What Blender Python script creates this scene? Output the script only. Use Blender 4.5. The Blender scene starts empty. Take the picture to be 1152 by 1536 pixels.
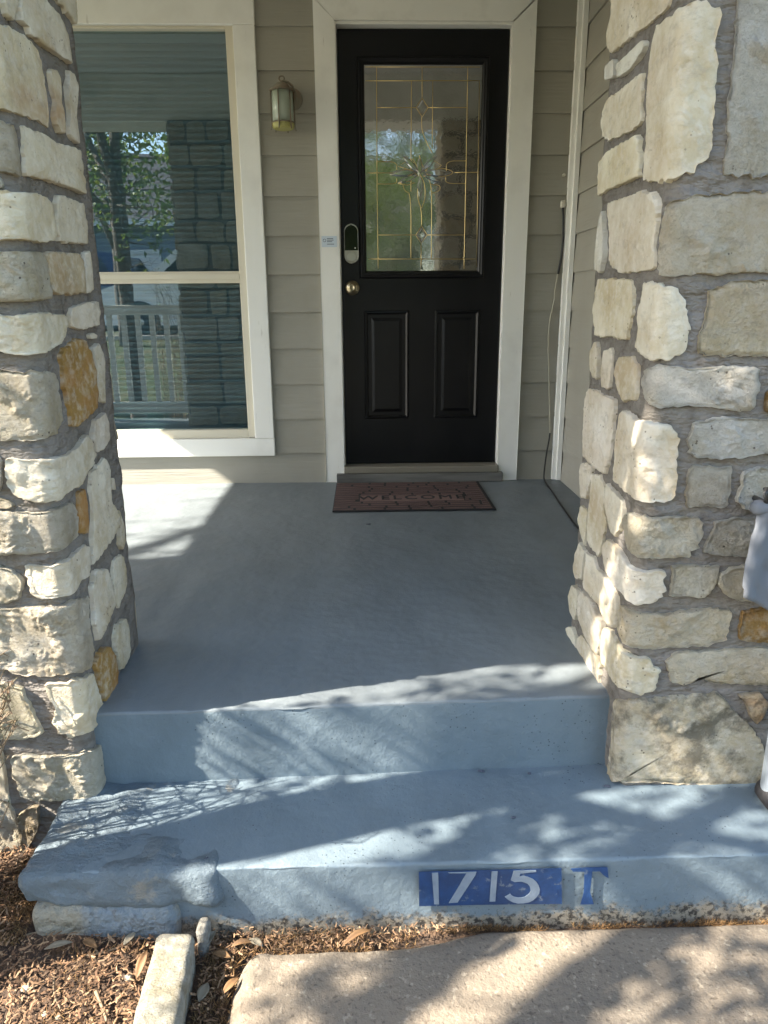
import bpy, math, random
from mathutils import Vector, Matrix, noise
from mathutils.geometry import tessellate_polygon
random.seed(7)
C = bpy.context.scene.collection
PI = math.pi
rad = math.radians

# ------------------------------------------------------------------ camera
cam = bpy.data.cameras.new('camera'); camo = bpy.data.objects.new('camera', cam); C.objects.link(camo)
PITCH, YAW, ROLL = rad(15.849), rad(1.459), rad(-0.399)
fw = Vector((math.sin(YAW)*math.cos(PITCH), math.cos(YAW)*math.cos(PITCH), -math.sin(PITCH)))
rt0 = Vector((math.cos(YAW), -math.sin(YAW), 0)); up0 = rt0.cross(fw)
rt = rt0*math.cos(ROLL)+up0*math.sin(ROLL); up = up0*math.cos(ROLL)-rt0*math.sin(ROLL)
camo.matrix_world = Matrix(((rt.x, up.x, -fw.x, 0.0), (rt.y, up.y, -fw.y, -3.7934), (rt.z, up.z, -fw.z, 0.9044), (0, 0, 0, 1)))
cam.sensor_fit = 'HORIZONTAL'; cam.sensor_width = 36.0; cam.lens = 36.0*1099.58/1152.0
cam.clip_start = 0.02; cam.clip_end = 1500
sc = bpy.context.scene; sc.camera = camo

# ------------------------------------------------------------------ light
SUN = Vector((1.0, 0.25, -0.80)).normalized()        # travel direction of the sunlight
w = bpy.data.worlds.new('World'); sc.world = w; w.use_nodes = True
nt = w.node_tree; bg = nt.nodes['Background']
sky = nt.nodes.new('ShaderNodeTexSky'); sky.sky_type = 'NISHITA'; sky.sun_disc = False
sky.sun_elevation = math.asin(-SUN.z); sky.sun_rotation = math.atan2(-SUN.x, -SUN.y)
nt.links.new(sky.outputs[0], bg.inputs[0]); bg.inputs[1].default_value = 0.10
sl = bpy.data.lights.new('sun', 'SUN'); slo = bpy.data.objects.new('sun', sl); C.objects.link(slo)
sl.energy = 3.4; sl.angle = rad(0.5); sl.color = (1.0, 0.93, 0.82)
slo.rotation_mode = 'QUATERNION'; slo.rotation_quaternion = SUN.to_track_quat('-Z', 'Y'); slo.location = (-6, -4, 8)
vs = sc.view_settings; vs.view_transform = 'Standard'; vs.look = 'None'; vs.gamma = 1.0; vs.use_curve_mapping = False
vs.exposure = 3.12

# ------------------------------------------------------------------ materials
def nodes_of(name):
    m = bpy.data.materials.new(name); m.use_nodes = True
    t = m.node_tree; b = t.nodes['Principled BSDF']
    return m, t, b
def mixc(t, fac, a, b, mode='MIX'):
    n = t.nodes.new('ShaderNodeMix'); n.data_type = 'RGBA'; n.blend_type = mode; n.clamp_factor = True
    for s, v in ((0, fac), (6, a), (7, b)):
        if hasattr(v, 'links'): t.links.new(v, n.inputs[s])
        elif s == 0: n.inputs[0].default_value = v
        else: n.inputs[s].default_value = (*v[:3], 1)
    return n.outputs[2]
def ramp(t, src, a, b):
    n = t.nodes.new('ShaderNodeMapRange'); n.inputs[1].default_value = a; n.inputs[2].default_value = b
    t.links.new(src, n.inputs[0]); return n.outputs[0]
def tex(t, kind, scale, stretch=(1, 1, 1), detail=4.0, rough=0.55, coord='Object'):
    tc = t.nodes.new('ShaderNodeTexCoord'); mp = t.nodes.new('ShaderNodeMapping'); mp.inputs['Scale'].default_value = stretch
    t.links.new(tc.outputs[coord], mp.inputs[0])
    if kind == 'noise':
        n = t.nodes.new('ShaderNodeTexNoise'); n.inputs['Detail'].default_value = detail; n.inputs['Roughness'].default_value = rough; out = 0
    else:
        n = t.nodes.new('ShaderNodeTexVoronoi'); n.feature = 'F1'; out = 0
    n.inputs['Scale'].default_value = scale
    t.links.new(mp.outputs[0], n.inputs['Vector'])
    return n.outputs[out]
def math_n(t, op, a, b):
    n = t.nodes.new('ShaderNodeMath'); n.operation = op
    for i, v in enumerate((a, b)):
        if hasattr(v, 'links'): t.links.new(v, n.inputs[i])
        else: n.inputs[i].default_value = v
    return n.outputs[0]
def bump_chain(t, b, hs, target='Normal'):
    prev = None
    for h, strength, dist in hs:
        n = t.nodes.new('ShaderNodeBump'); n.inputs['Strength'].default_value = strength; n.inputs['Distance'].default_value = dist
        t.links.new(h, n.inputs['Height'])
        if prev is not None: t.links.new(prev, n.inputs['Normal'])
        prev = n.outputs[0]
    if prev is not None: t.links.new(prev, b.inputs[target])
def simple(name, base, rough=0.6, var=None, bump=None, metal=0.0, spec=0.5):
    m, t, b = nodes_of(name)
    col = base
    for (sc_, st, lo, hi, c2, amt) in (var or []):
        f = math_n(t, 'MULTIPLY', ramp(t, tex(t, 'noise', sc_, st), lo, hi), amt)
        col = mixc(t, f, col, c2)
    if hasattr(col, 'links'): t.links.new(col, b.inputs['Base Color'])
    else: b.inputs['Base Color'].default_value = (*col, 1)
    b.inputs['Roughness'].default_value = rough; b.inputs['Metallic'].default_value = metal
    b.inputs['Specular IOR Level'].default_value = spec
    bump_chain(t, b, [(tex(t, k, s, st), a, d) for (k, s, st, a, d) in (bump or [])])
    return m
def island(name, c1, c2, c3, rough=0.8, transl=0.0):
    """per-piece colour from the mesh island the face belongs to"""
    m, t, b = nodes_of(name)
    g = t.nodes.new('ShaderNodeNewGeometry'); r = t.nodes.new('ShaderNodeValToRGB')
    r.color_ramp.elements[0].color = (*c1, 1); r.color_ramp.elements[1].color = (*c3, 1)
    e = r.color_ramp.elements.new(0.5); e.color = (*c2, 1)
    t.links.new(g.outputs['Random Per Island'], r.inputs[0]); t.links.new(r.outputs[0], b.inputs['Base Color'])
    b.inputs['Roughness'].default_value = rough
    if transl:
        tr = t.nodes.new('ShaderNodeBsdfTranslucent'); t.links.new(r.outputs[0], tr.inputs[0])
        mx = t.nodes.new('ShaderNodeMixShader'); mx.inputs[0].default_value = transl
        t.links.new(b.outputs[0], mx.inputs[1]); t.links.new(tr.outputs[0], mx.inputs[2])
        t.links.new(mx.outputs[0], t.nodes['Material Output'].inputs[0])
    return m
def stone_mat(name, strength, dark=False):
    m, t, b = nodes_of(name)
    oi = t.nodes.new('ShaderNodeObjectInfo')
    n1 = tex(t, 'noise', 9, detail=6); n2 = tex(t, 'noise', 55, detail=5); n3 = tex(t, 'noise', 4.5, (1, 1, 2.2), 5)
    c = mixc(t, ramp(t, n1, .35, .72), oi.outputs['Color'], (0.70, 0.63, 0.50), 'MULTIPLY')
    c = mixc(t, math_n(t, 'MULTIPLY', ramp(t, n2, .45, .7), .4), c, (0.70, 0.66, 0.58))
    c = mixc(t, math_n(t, 'MULTIPLY', ramp(t, tex(t, 'noise', 20, (1, 1, 2), 8, .7), .54, .66), .45), c, (0.33, 0.29, 0.23))
    # iron stain: amount is each stone's alpha
    st = math_n(t, 'MULTIPLY', ramp(t, n3, .48, .66), oi.outputs['Alpha'])
    c = mixc(t, st, c, (0.33, 0.165, 0.05))
    # small dark pits and lichen specks
    pv = tex(t, 'voronoi', 70); sp = math_n(t, 'LESS_THAN', pv, .16); gate = ramp(t, tex(t, 'noise', 13), .55, .62)
    c = mixc(t, math_n(t, 'MULTIPLY', math_n(t, 'MULTIPLY', sp, gate), .75), c, (0.07, 0.05, 0.035))
    if dark:   # lichen and soil on the big base stone
        c = mixc(t, math_n(t, 'MULTIPLY', ramp(t, tex(t, 'noise', 14, detail=8, rough=.7), .46, .62), .8), c, (0.12, 0.105, 0.075))
    t.links.new(c, b.inputs['Base Color']); b.inputs['Roughness'].default_value = 0.85; b.inputs['Specular IOR Level'].default_value = 0.25
    bump_chain(t, b, [(tex(t, 'noise', 34, detail=9, rough=.72), min(1, strength*1.15), .035), (tex(t, 'noise', 120, detail=5, rough=.7), strength, .010), (pv, strength*.25, .006)])
    return m
M = {}
M['split'] = stone_mat('split_limestone', 0.85); M['sawn'] = stone_mat('sawn_limestone', 0.32); M['base_stone'] = stone_mat('lichen_limestone', 0.6, True)
M['mortar'] = simple('mortar', (0.178, 0.158, 0.134), .9, [(7, (1, 1, 1), .42, .7, (0.205, 0.185, 0.165), .8), (40, (1, 1, 1), .5, .7, (0.085, 0.070, 0.058), .6)],
                     [('noise', 16, (1, 1, 2.5), .7, .04), ('noise', 90, (1, 1, 1), .45, .008)], spec=.2)
def floor_paint(name, base, worn, pit, low_wear=None, rocky=False):
    m, t, b = nodes_of(name)
    c = mixc(t, ramp(t, tex(t, 'noise', 2.2, detail=6), .35, .7), base, [v*1.12 for v in base])
    c = mixc(t, math_n(t, 'MULTIPLY', ramp(t, tex(t, 'noise', 7, (1, .35, 1), 6), .48, .66), .45), c, [v*.80 for v in base])
    c = mixc(t, math_n(t, 'MULTIPLY', ramp(t, tex(t, 'noise', 17, detail=8, rough=.7), .66, .72), .5), c, worn)
    pv = tex(t, 'voronoi', 85); gate = ramp(t, tex(t, 'noise', 9), .5, .6)
    pits = math_n(t, 'MULTIPLY', math_n(t, 'LESS_THAN', pv, .15), gate)
    c = mixc(t, math_n(t, 'MULTIPLY', pits, pit), c, [v*.25 for v in base])
    if rocky:      # paint gone from the high ridges of the split stone
        rg = ramp(t, tex(t, 'noise', 11, (1, 1.6, 1), 7, .65), .60, .66)
        c = mixc(t, math_n(t, 'MULTIPLY', rg, .5), c, worn)
    if low_wear:
        tc = t.nodes.new('ShaderNodeTexCoord'); sx = t.nodes.new('ShaderNodeSeparateXYZ'); t.links.new(tc.outputs['Object'], sx.inputs[0])
        edge = math_n(t, 'ADD', sx.outputs[2], math_n(t, 'MULTIPLY', math_n(t, 'SUBTRACT', tex(t, 'noise', 26, detail=8, rough=.75), .5), .16))
        bare = ramp(t, edge, low_wear+.012, low_wear-.012)
        conc = mixc(t, ramp(t, tex(t, 'noise', 75, detail=6, rough=.7), .47, .56), (0.21, 0.18, 0.135), (0.04, 0.034, 0.028))
        c = mixc(t, bare, c, conc)
        sp = math_n(t, 'MULTIPLY', ramp(t, sx.outputs[2], low_wear+.075, low_wear+.0), ramp(t, tex(t, 'noise', 95, (1, 1, .7), 5, .75), .60, .64))
        c = mixc(t, math_n(t, 'MULTIPLY', sp, .8), c, (0.03, 0.03, 0.03))
    t.links.new(c, b.inputs['Base Color']); b.inputs['Roughness'].default_value = .5; b.inputs['Specular IOR Level'].default_value = .4
    bump_chain(t, b, [(tex(t, 'noise', 5, detail=3), .3, .04), (tex(t, 'noise', 45, detail=7, rough=.7), .2+.16*(pit > .3), .010), (pits, -.9*pit, .012)]+([(tex(t, 'noise', 24, (1, 1.5, 1), 8, .7), .7, .03)] if rocky else []))
    return m
PAINT = (0.124, 0.157, 0.176)
M['floor'] = floor_paint('grey_blue_floor_paint', (0.148, 0.166, 0.173), (0.22, 0.225, 0.21), .25)
M['step'] = floor_paint('grey_blue_step_paint', PAINT, (0.24, 0.24, 0.225), .9, -.318)
M['riser'] = floor_paint('grey_blue_riser_paint', PAINT, (0.20, 0.23, 0.25), .9)
M['slab'] = floor_paint('worn_paint_on_limestone', (0.124, 0.157, 0.176), (0.29, 0.255, 0.19), .5, rocky=True)
def siding_mat():
    m, t, b = nodes_of('taupe_siding_paint')
    c = mixc(t, ramp(t, tex(t, 'noise', 3), .35, .7), (0.295, 0.278, 0.230), (0.33, 0.312, 0.262))
    t.links.new(c, b.inputs['Base Color']); b.inputs['Roughness'].default_value = .55; b.inputs['Specular IOR Level'].default_value = .35
    bump_chain(t, b, [(tex(t, 'noise', 28, (.16, .16, 2.6), 6, .6), .5, .006)])
    return m
M['siding'] = siding_mat()
M['white'] = simple('white_trim_paint', (0.80, 0.785, 0.725), .5, [(5, (1, 1, 1), .5, .75, (0.68, 0.66, 0.60), .7), (60, (1, 1, .15), .68, .73, (0.48, 0.45, 0.38), .5)], [('noise', 40, (1, 1, .1), .25, .004)])
M['white_h'] = simple('white_trim_paint_grain', (0.80, 0.785, 0.725), .5, [(5, (1, 1, 1), .5, .75, (0.55, 0.53, 0.47), .8)], [('noise', 45, (.08, 1, 1), .3, .004)])
M['vinyl'] = simple('cream_vinyl', (0.62, 0.57, 0.45), .4)
M['ceil'] = simple('white_soffit_paint', (0.76, 0.74, 0.70), .6, bump=[('noise', 12, (.2, 1, 1), .2, .004)])
M['black'] = simple('black_door_paint', (0.0032, 0.0034, 0.0045), .36, [(6, (1, 1, .5), .5, .75, (0.009, 0.009, 0.010), .7)], bump=[('noise', 35, (1, 1, .2), .12, .003)], spec=.28)
M['black_gloss'] = simple('black_glass', (0.004, 0.006, 0.005), .08)
M['brass'] = simple('brass_came', (0.62, 0.47, 0.22), .35, metal=1.0)
M['old_brass'] = simple('aged_brass', (0.42, 0.36, 0.24), .28, metal=1.0)
M['nickel'] = simple('satin_nickel', (0.40, 0.375, 0.33), .36, metal=1.0)
M['bronze'] = simple('weathered_copper', (0.20, 0.145, 0.10), .5, [(30, (1, 1, 1), .40, .6, (0.19, 0.175, 0.125), .9)], metal=.2)
M['lantern_glass'] = simple('frosted_lantern_glass', (0.34, 0.38, 0.30), .3, [(9, (1, 1, .6), .45, .65, (0.48, 0.52, 0.45), .8)])
M['lantern_base'] = simple('yellowed_lantern_base', (0.33, 0.31, 0.10), .45)
M['rubber'] = simple('rust_brown_rubber', (0.120, 0.072, 0.062), .8, [(60, (.2, 1, 1), .4, .7, (0.07, 0.042, 0.038), .8)], [('noise', 140, (1, 1, 1), .5, .004)])
M['rubber_pale'] = simple('dusty_rubber', (0.175, 0.112, 0.096), .85, [(40, (.3, 1, 1), .4, .7, (0.13, 0.08, 0.07), .8)])
M['rubber_black'] = simple('black_rubber', (0.012, 0.011, 0.012), .75)
M['old_wood'] = simple('grey_weathered_wood', (0.085, 0.082, 0.075), .8, [(22, (.1, 1, 1), .42, .62, (0.17, 0.165, 0.15), .8)], [('noise', 40, (.1, 1, 1), .5, .005)])
M['sill_metal'] = simple('dull_threshold', (0.20, 0.18, 0.14), .5)
M['sticker'] = simple('pale_blue_sticker', (0.55, 0.62, 0.68), .35)
M['print'] = simple('dark_print', (0.05, 0.055, 0.075), .6)
M['wire_black'] = simple('black_cable', (0.012, 0.012, 0.012), .5)
M['wire_white'] = simple('dirty_white_cable', (0.40, 0.37, 0.29), .6)
M['caulk'] = simple('white_caulk', (0.58, 0.54, 0.45), .8)
M['blue_paint'] = simple('blue_number_paint', (0.006, 0.028, 0.085), .6, [(14, (1, 1, 1), .45, .7, (0.010, 0.050, 0.155), .8), (50, (1, 1, 1), .62, .68, (0.10, 0.12, 0.145), .7)], [('noise', 60, (1, 1, 1), .35, .005)])
M['letter_paint'] = simple('blue_letter_paint', (0.012, 0.045, 0.13), .6, [(40, (1, 1, 1), .62, .70, (0.13, 0.155, 0.18), .8)], [('noise', 60, (1, 1, 1), .35, .005)])
M['digit_paint'] = simple('grey_blue_digit_paint', (0.16, 0.195, 0.235), .6, [(30, (1, 1, 1), .5, .68, (0.10, 0.13, 0.18), .8)], [('noise', 60, (1, 1, 1), .35, .005)])
M['walk'] = simple('sandy_concrete', (0.178, 0.142, 0.102), .85, [(5, (1, 1, 1), .38, .7, (0.128, 0.106, 0.080), .9), (110, (1, 1, 1), .58, .66, (0.085, 0.065, 0.045), .8), (75, (1, 1, 1), .60, .68, (0.27, 0.225, 0.165), .8), (22, (1, 1, 1), .60, .72, (0.10, 0.08, 0.06), .6)], [('noise', 120, (1, 1, 1), .55, .006), ('noise', 14, (1, 1, 1), .2, .01)])
M['soil'] = simple('dark_mulch_soil', (0.045, 0.027, 0.016), .95, [(18, (1, 1, 1), .45, .65, (0.10, 0.056, 0.028), .8)], [('noise', 40, (1, 1, 1), .9, .02)])
M['lawn'] = simple('lawn_soil', (0.06, 0.075, 0.025), .95, [(1.5, (1, 1, 1), .45, .6, (0.13, 0.11, 0.055), .8)], [('noise', 30, (1, 1, 1), .8, .03)])
M['asphalt'] = simple('asphalt', (0.045, 0.045, 0.045), .9, [(3, (1, 1, 1), .4, .7, (0.075, 0.072, 0.07), .8)], [('noise', 90, (1, 1, 1), .4, .006)])
M['concrete'] = simple('kerb_concrete', (0.33, 0.31, 0.28), .85, bump=[('noise', 60, (1, 1, 1), .3, .005)])
M['mulch'] = island('bark_mulch', (0.085, 0.042, 0.020), (0.175, 0.095, 0.046), (0.28, 0.18, 0.10), .9)
M['thatch'] = island('dry_thatch', (0.055, 0.026, 0.008), (0.14, 0.070, 0.022), (0.23, 0.14, 0.055), .9)
M['leaf'] = island('green_leaves', (0.085, 0.145, 0.022), (0.14, 0.21, 0.034), (0.22, 0.26, 0.05), .5, .45)
M['leaf_dark'] = island('dark_green_leaves', (0.035, 0.065, 0.018), (0.055, 0.095, 0.025), (0.085, 0.12, 0.03), .5, .3)
M['grass'] = island('grass_blades', (0.06, 0.10, 0.022), (0.10, 0.14, 0.035), (0.22, 0.19, 0.08), .7, .3)
M['needle'] = island('juniper_needles', (0.05, 0.07, 0.022), (0.10, 0.075, 0.03), (0.19, 0.075, 0.035), .7)
M['bark'] = simple('tree_bark', (0.10, 0.08, 0.062), .9, [(20, (1, 1, .3), .4, .65, (0.17, 0.145, 0.12), .8)], [('noise', 30, (1, 1, .25), .9, .02)])
M['dry_leaf'] = simple('dry_leaf', (0.17, 0.090, 0.034), .7, [(40, (1, 1, 1), .4, .7, (0.10, 0.05, 0.02), .8)])
M['pale_leaf'] = simple('pale_dry_leaf', (0.22, 0.185, 0.125), .7, [(40, (1, 1, 1), .4, .7, (0.15, 0.12, 0.08), .8)])
M['chip'] = simple('limestone_chip', (0.30, 0.27, 0.21), .85)
M['twig'] = simple('dry_twig', (0.19, 0.135, 0.08), .8)
M['cloth'] = simple('grey_white_cloth', (0.135, 0.142, 0.155), .85, [(5, (1, 1, .6), .4, .7, (0.10, 0.107, 0.12), .8)], [('noise', 9, (1, 1, .5), .35, .02)])
M['pvc'] = simple('white_pipe', (0.17, 0.19, 0.21), .4)
M['neigh_wall'] = simple('blue_grey_siding', (0.16, 0.20, 0.25), .7, [(2, (1, 1, 1), .4, .7, (0.18, 0.225, 0.275), .8)])
M['neigh_roof'] = simple('grey_shingles', (0.085, 0.08, 0.083), .95, [(6, (1, 1, 1), .4, .7, (0.125, 0.115, 0.118), .8)], spec=.1)
M['neigh_trim'] = simple('white_house_trim', (0.62, 0.62, 0.60), .6)
M['dark_glass'] = simple('dark_glass', (0.012, 0.016, 0.02), .06)
M['car_white'] = simple('white_car_paint', (0.70, 0.70, 0.69), .25); M['car_blue'] = simple('dark_blue_car_paint', (0.012, 0.03, 0.10), .2)
M['tyre'] = simple('tyre_rubber', (0.02, 0.02, 0.02), .8); M['rim'] = simple('alloy_rim', (0.5, 0.5, 0.5), .35, metal=1.0)
M['lamp_lens'] = simple('clear_lens', (0.6, 0.6, 0.6), .1)
M['slat'] = simple('blind_slat', (0.27, 0.305, 0.315), .5)
M['slab_base'] = simple('half_painted_limestone', (0.22, 0.20, 0.15), .85, [(9, (1, 1, .6), .40, .52, (0.13, 0.16, 0.18), .9), (60, (1, 1, 1), .58, .68, (0.06, 0.05, 0.04), .6)], [('noise', 45, (1, 1, 1), .9, .02)])
def pane_mat():
    m, t, b = nodes_of('tinted_window_glass')
    t.nodes.remove(b)
    tr = t.nodes.new('ShaderNodeBsdfTransparent'); tr.inputs[0].default_value = (0.66, 0.765, 0.80, 1)
    gl = t.nodes.new('ShaderNodeBsdfGlossy'); gl.inputs[0].default_value = (0.86, 0.97, 1.0, 1); gl.inputs['Roughness'].default_value = 0.0
    fr = t.nodes.new('ShaderNodeFresnel'); fr.inputs[0].default_value = 2.6
    nz = tex(t, 'noise', 3, detail=1); bp = t.nodes.new('ShaderNodeBump'); bp.inputs['Strength'].default_value = .003; bp.inputs['Distance'].default_value = .05
    t.links.new(nz, bp.inputs['Height']); t.links.new(bp.outputs[0], gl.inputs['Normal'])
    ge = t.nodes.new('ShaderNodeNewGeometry')
    mx = t.nodes.new('ShaderNodeMixShader'); t.links.new(math_n(t, 'MULTIPLY', fr.outputs[0], math_n(t, 'SUBTRACT', 1.0, ge.outputs['Backfacing'])), mx.inputs[0]); t.links.new(tr.outputs[0], mx.inputs[1]); t.links.new(gl.outputs[0], mx.inputs[2])
    t.links.new(mx.outputs[0], t.nodes['Material Output'].inputs[0])
    return m
M['pane'] = pane_mat()
def obscure_mat(name, base, bstr):
    m, t, b = nodes_of(name)
    b.inputs['Base Color'].default_value = (*base, 1); b.inputs['Roughness'].default_value = .45
    b.inputs['Coat Weight'].default_value = 1.0; b.inputs['Coat Roughness'].default_value = .03; b.inputs['Coat IOR'].default_value = 3.8
    bump_chain(t, b, [(tex(t, 'noise', 60, detail=2), bstr, .0012)], 'Coat Normal')
    bump_chain(t, b, [(tex(t, 'noise', 230, detail=3), .7, .004)])
    return m
M['obscure'] = obscure_mat('obscure_door_glass', (0.055, 0.055, 0.042), .10); M['bevel'] = obscure_mat('bevelled_clear_glass', (0.10, 0.105, 0.095), .02)

# ------------------------------------------------------------------ mesh helpers
class MB:
    def __init__(s): s.v = []; s.f = []
    def add(s, vs, fs):
        k = len(s.v); s.v += [tuple(p) for p in vs]; s.f += [tuple(i+k for i in f) for f in fs]; return s
    def box(s, a, b):
        (x0, y0, z0), (x1, y1, z1) = a, b
        return s.add([(x0, y0, z0), (x1, y0, z0), (x1, y1, z0), (x0, y1, z0), (x0, y0, z1), (x1, y0, z1), (x1, y1, z1), (x0, y1, z1)],
                     [(3, 2, 1, 0), (4, 5, 6, 7), (0, 1, 5, 4), (1, 2, 6, 5), (2, 3, 7, 6), (3, 0, 4, 7)])
    def tube(s, pts, r, n=8, cap=True):
        pts = [Vector(p) for p in pts]; R = r if hasattr(r, '__len__') else [r]*len(pts)
        vs = []; ref = Vector((0.31, 0.77, 0.55))
        for i, p in enumerate(pts):
            d = (pts[min(i+1, len(pts)-1)]-pts[max(i-1, 0)])
            d = d.normalized() if d.length > 1e-9 else Vector((0, 0, 1))
            a = d.cross(ref)
            if a.length < 1e-3: a = d.cross(Vector((1, 0, 0)))
            a.normalize(); b = d.cross(a)
            for k in range(n):
                t = 2*PI*k/n; vs.append(p+(a*math.cos(t)+b*math.sin(t))*R[i])
        fs = [(i*n+k, i*n+(k+1) % n, (i+1)*n+(k+1) % n, (i+1)*n+k) for i in range(len(pts)-1) for k in range(n)]
        if cap: fs += [tuple(range(n))[::-1], tuple((len(pts)-1)*n+k for k in range(n))]
        return s.add(vs, fs)
    def lathe(s, prof, c, axis='z', n=24):
        vs = []
        for r, h in prof:
            for k in range(n):
                t = 2*PI*k/n; x, y = r*math.cos(t), r*math.sin(t)
                vs.append({'z': (c[0]+x, c[1]+y, c[2]+h), 'y': (c[0]+x, c[1]+h, c[2]+y), 'x': (c[0]+h, c[1]+x, c[2]+y)}[axis])
        fs = [(i*n+k, i*n+(k+1) % n, (i+1)*n+(k+1) % n, (i+1)*n+k) for i in range(len(prof)-1) for k in range(n)]
        fs += [tuple(range(n))[::-1], tuple((len(prof)-1)*n+k for k in range(n))]
        return s.add(vs, fs)
    def prism(s, poly, f0, f1):
        """extrude a 2D polygon between the maps f0 and f1 of (u, v) to 3D"""
        n = len(poly); k = [f0(*p) for p in poly]+[f1(*p) for p in poly]
        tri = tessellate_polygon([[Vector((p[0], p[1], 0)) for p in poly]])
        fs = [tuple(t) for t in tri]+[tuple(i+n for i in t)[::-1] for t in tri]+[(i, (i+1) % n, (i+1) % n+n, i+n) for i in range(n)]
        return s.add(k, fs)
    def build(s, name, mat, parent=None, smooth=False, bevel=0.0, seg=2):
        me = bpy.data.meshes.new(name); me.from_pydata(s.v, [], s.f); me.update()
        me.materials.append(mat)
        o = bpy.data.objects.new(name, me); C.objects.link(o)
        if smooth: me.polygons.foreach_set('use_smooth', [True]*len(me.polygons))
        if bevel:
            md = o.modifiers.new('bevel', 'BEVEL'); md.width = bevel; md.segments = seg; md.limit_method = 'ANGLE'
        if parent is not None: join(o, parent)
        return o
def join(o, parent):
    o.parent = parent
    if parent.type == 'EMPTY': o.matrix_parent_inverse = Matrix.Translation(-parent.location)
def thing(name, label, cat, loc=(0, 0, 0), group=None):
    o = bpy.data.objects.new(name, None); C.objects.link(o); o.location = loc; o.empty_display_size = .1
    return tag(o, label, cat, group)
def tag(o, label=None, cat=None, group=None, kind=None):
    if label: o['label'] = label
    if cat: o['category'] = cat
    if group: o['group'] = group
    if kind: o['kind'] = kind
    return o
def box(name, a, b, mat, parent=None, bevel=0.0): return MB().box(a, b).build(name, mat, parent, bevel=bevel)
def lump(name, a, b, mat, parent=None, step=.03, amp=.012, freq=9, rnd=.03, seed=0, taper=0.0):
    """a rough block of stone: a closed box grid, its corners rounded off and its faces displaced"""
    a, b = Vector(a), Vector(b); d = b-a; n = [max(2, int(round(d[i]/step))) for i in range(3)]
    idx = {}; mb = MB(); c = (a+b)/2; h = d/2
    def vid(i, j, k):
        key = (i, j, k)
        if key not in idx:
            p = Vector((a.x+d.x*i/n[0], a.y+d.y*j/n[1], a.z+d.z*k/n[2]))
            q = p-c; inner = Vector([max(-(h[t]-rnd), min(h[t]-rnd, q[t])) for t in range(3)]); e = q-inner
            if e.length > 1e-9: q = inner+e.normalized()*min(rnd, e.length) if e.length > rnd else q
            nrm = (e.normalized() if e.length > 1e-9 else q.normalized())
            p = c+q; s = Vector((seed*3.1, seed*1.7, 0))
            f = noise.fractal((p+s)*freq, 1.0, 2.1, 4)*amp+noise.noise((p+s)*freq*.35)*amp*1.5
            p = p+nrm*f
            if taper: p.x = c.x+(p.x-c.x)*(1-taper*max(0, (p.z-a.z)/d.z))
            idx[key] = len(mb.v); mb.v.append(tuple(p))
        return idx[key]
    for (u, v, t) in ((0, 1, 2), (1, 2, 0), (2, 0, 1)):
        for side in (0, n[t]):
            for i in range(n[u]):
                for j in range(n[v]):
                    q = []
                    for (di, dj) in ((0, 0), (1, 0), (1, 1), (0, 1)):
                        e = [0, 0, 0]; e[u] = i+di; e[v] = j+dj; e[t] = side; q.append(vid(*e))
                    mb.f.append(tuple(q if side else q[::-1]))
    return mb.build(name, mat, parent, smooth=True)
def rel(poly, d): return poly
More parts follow.
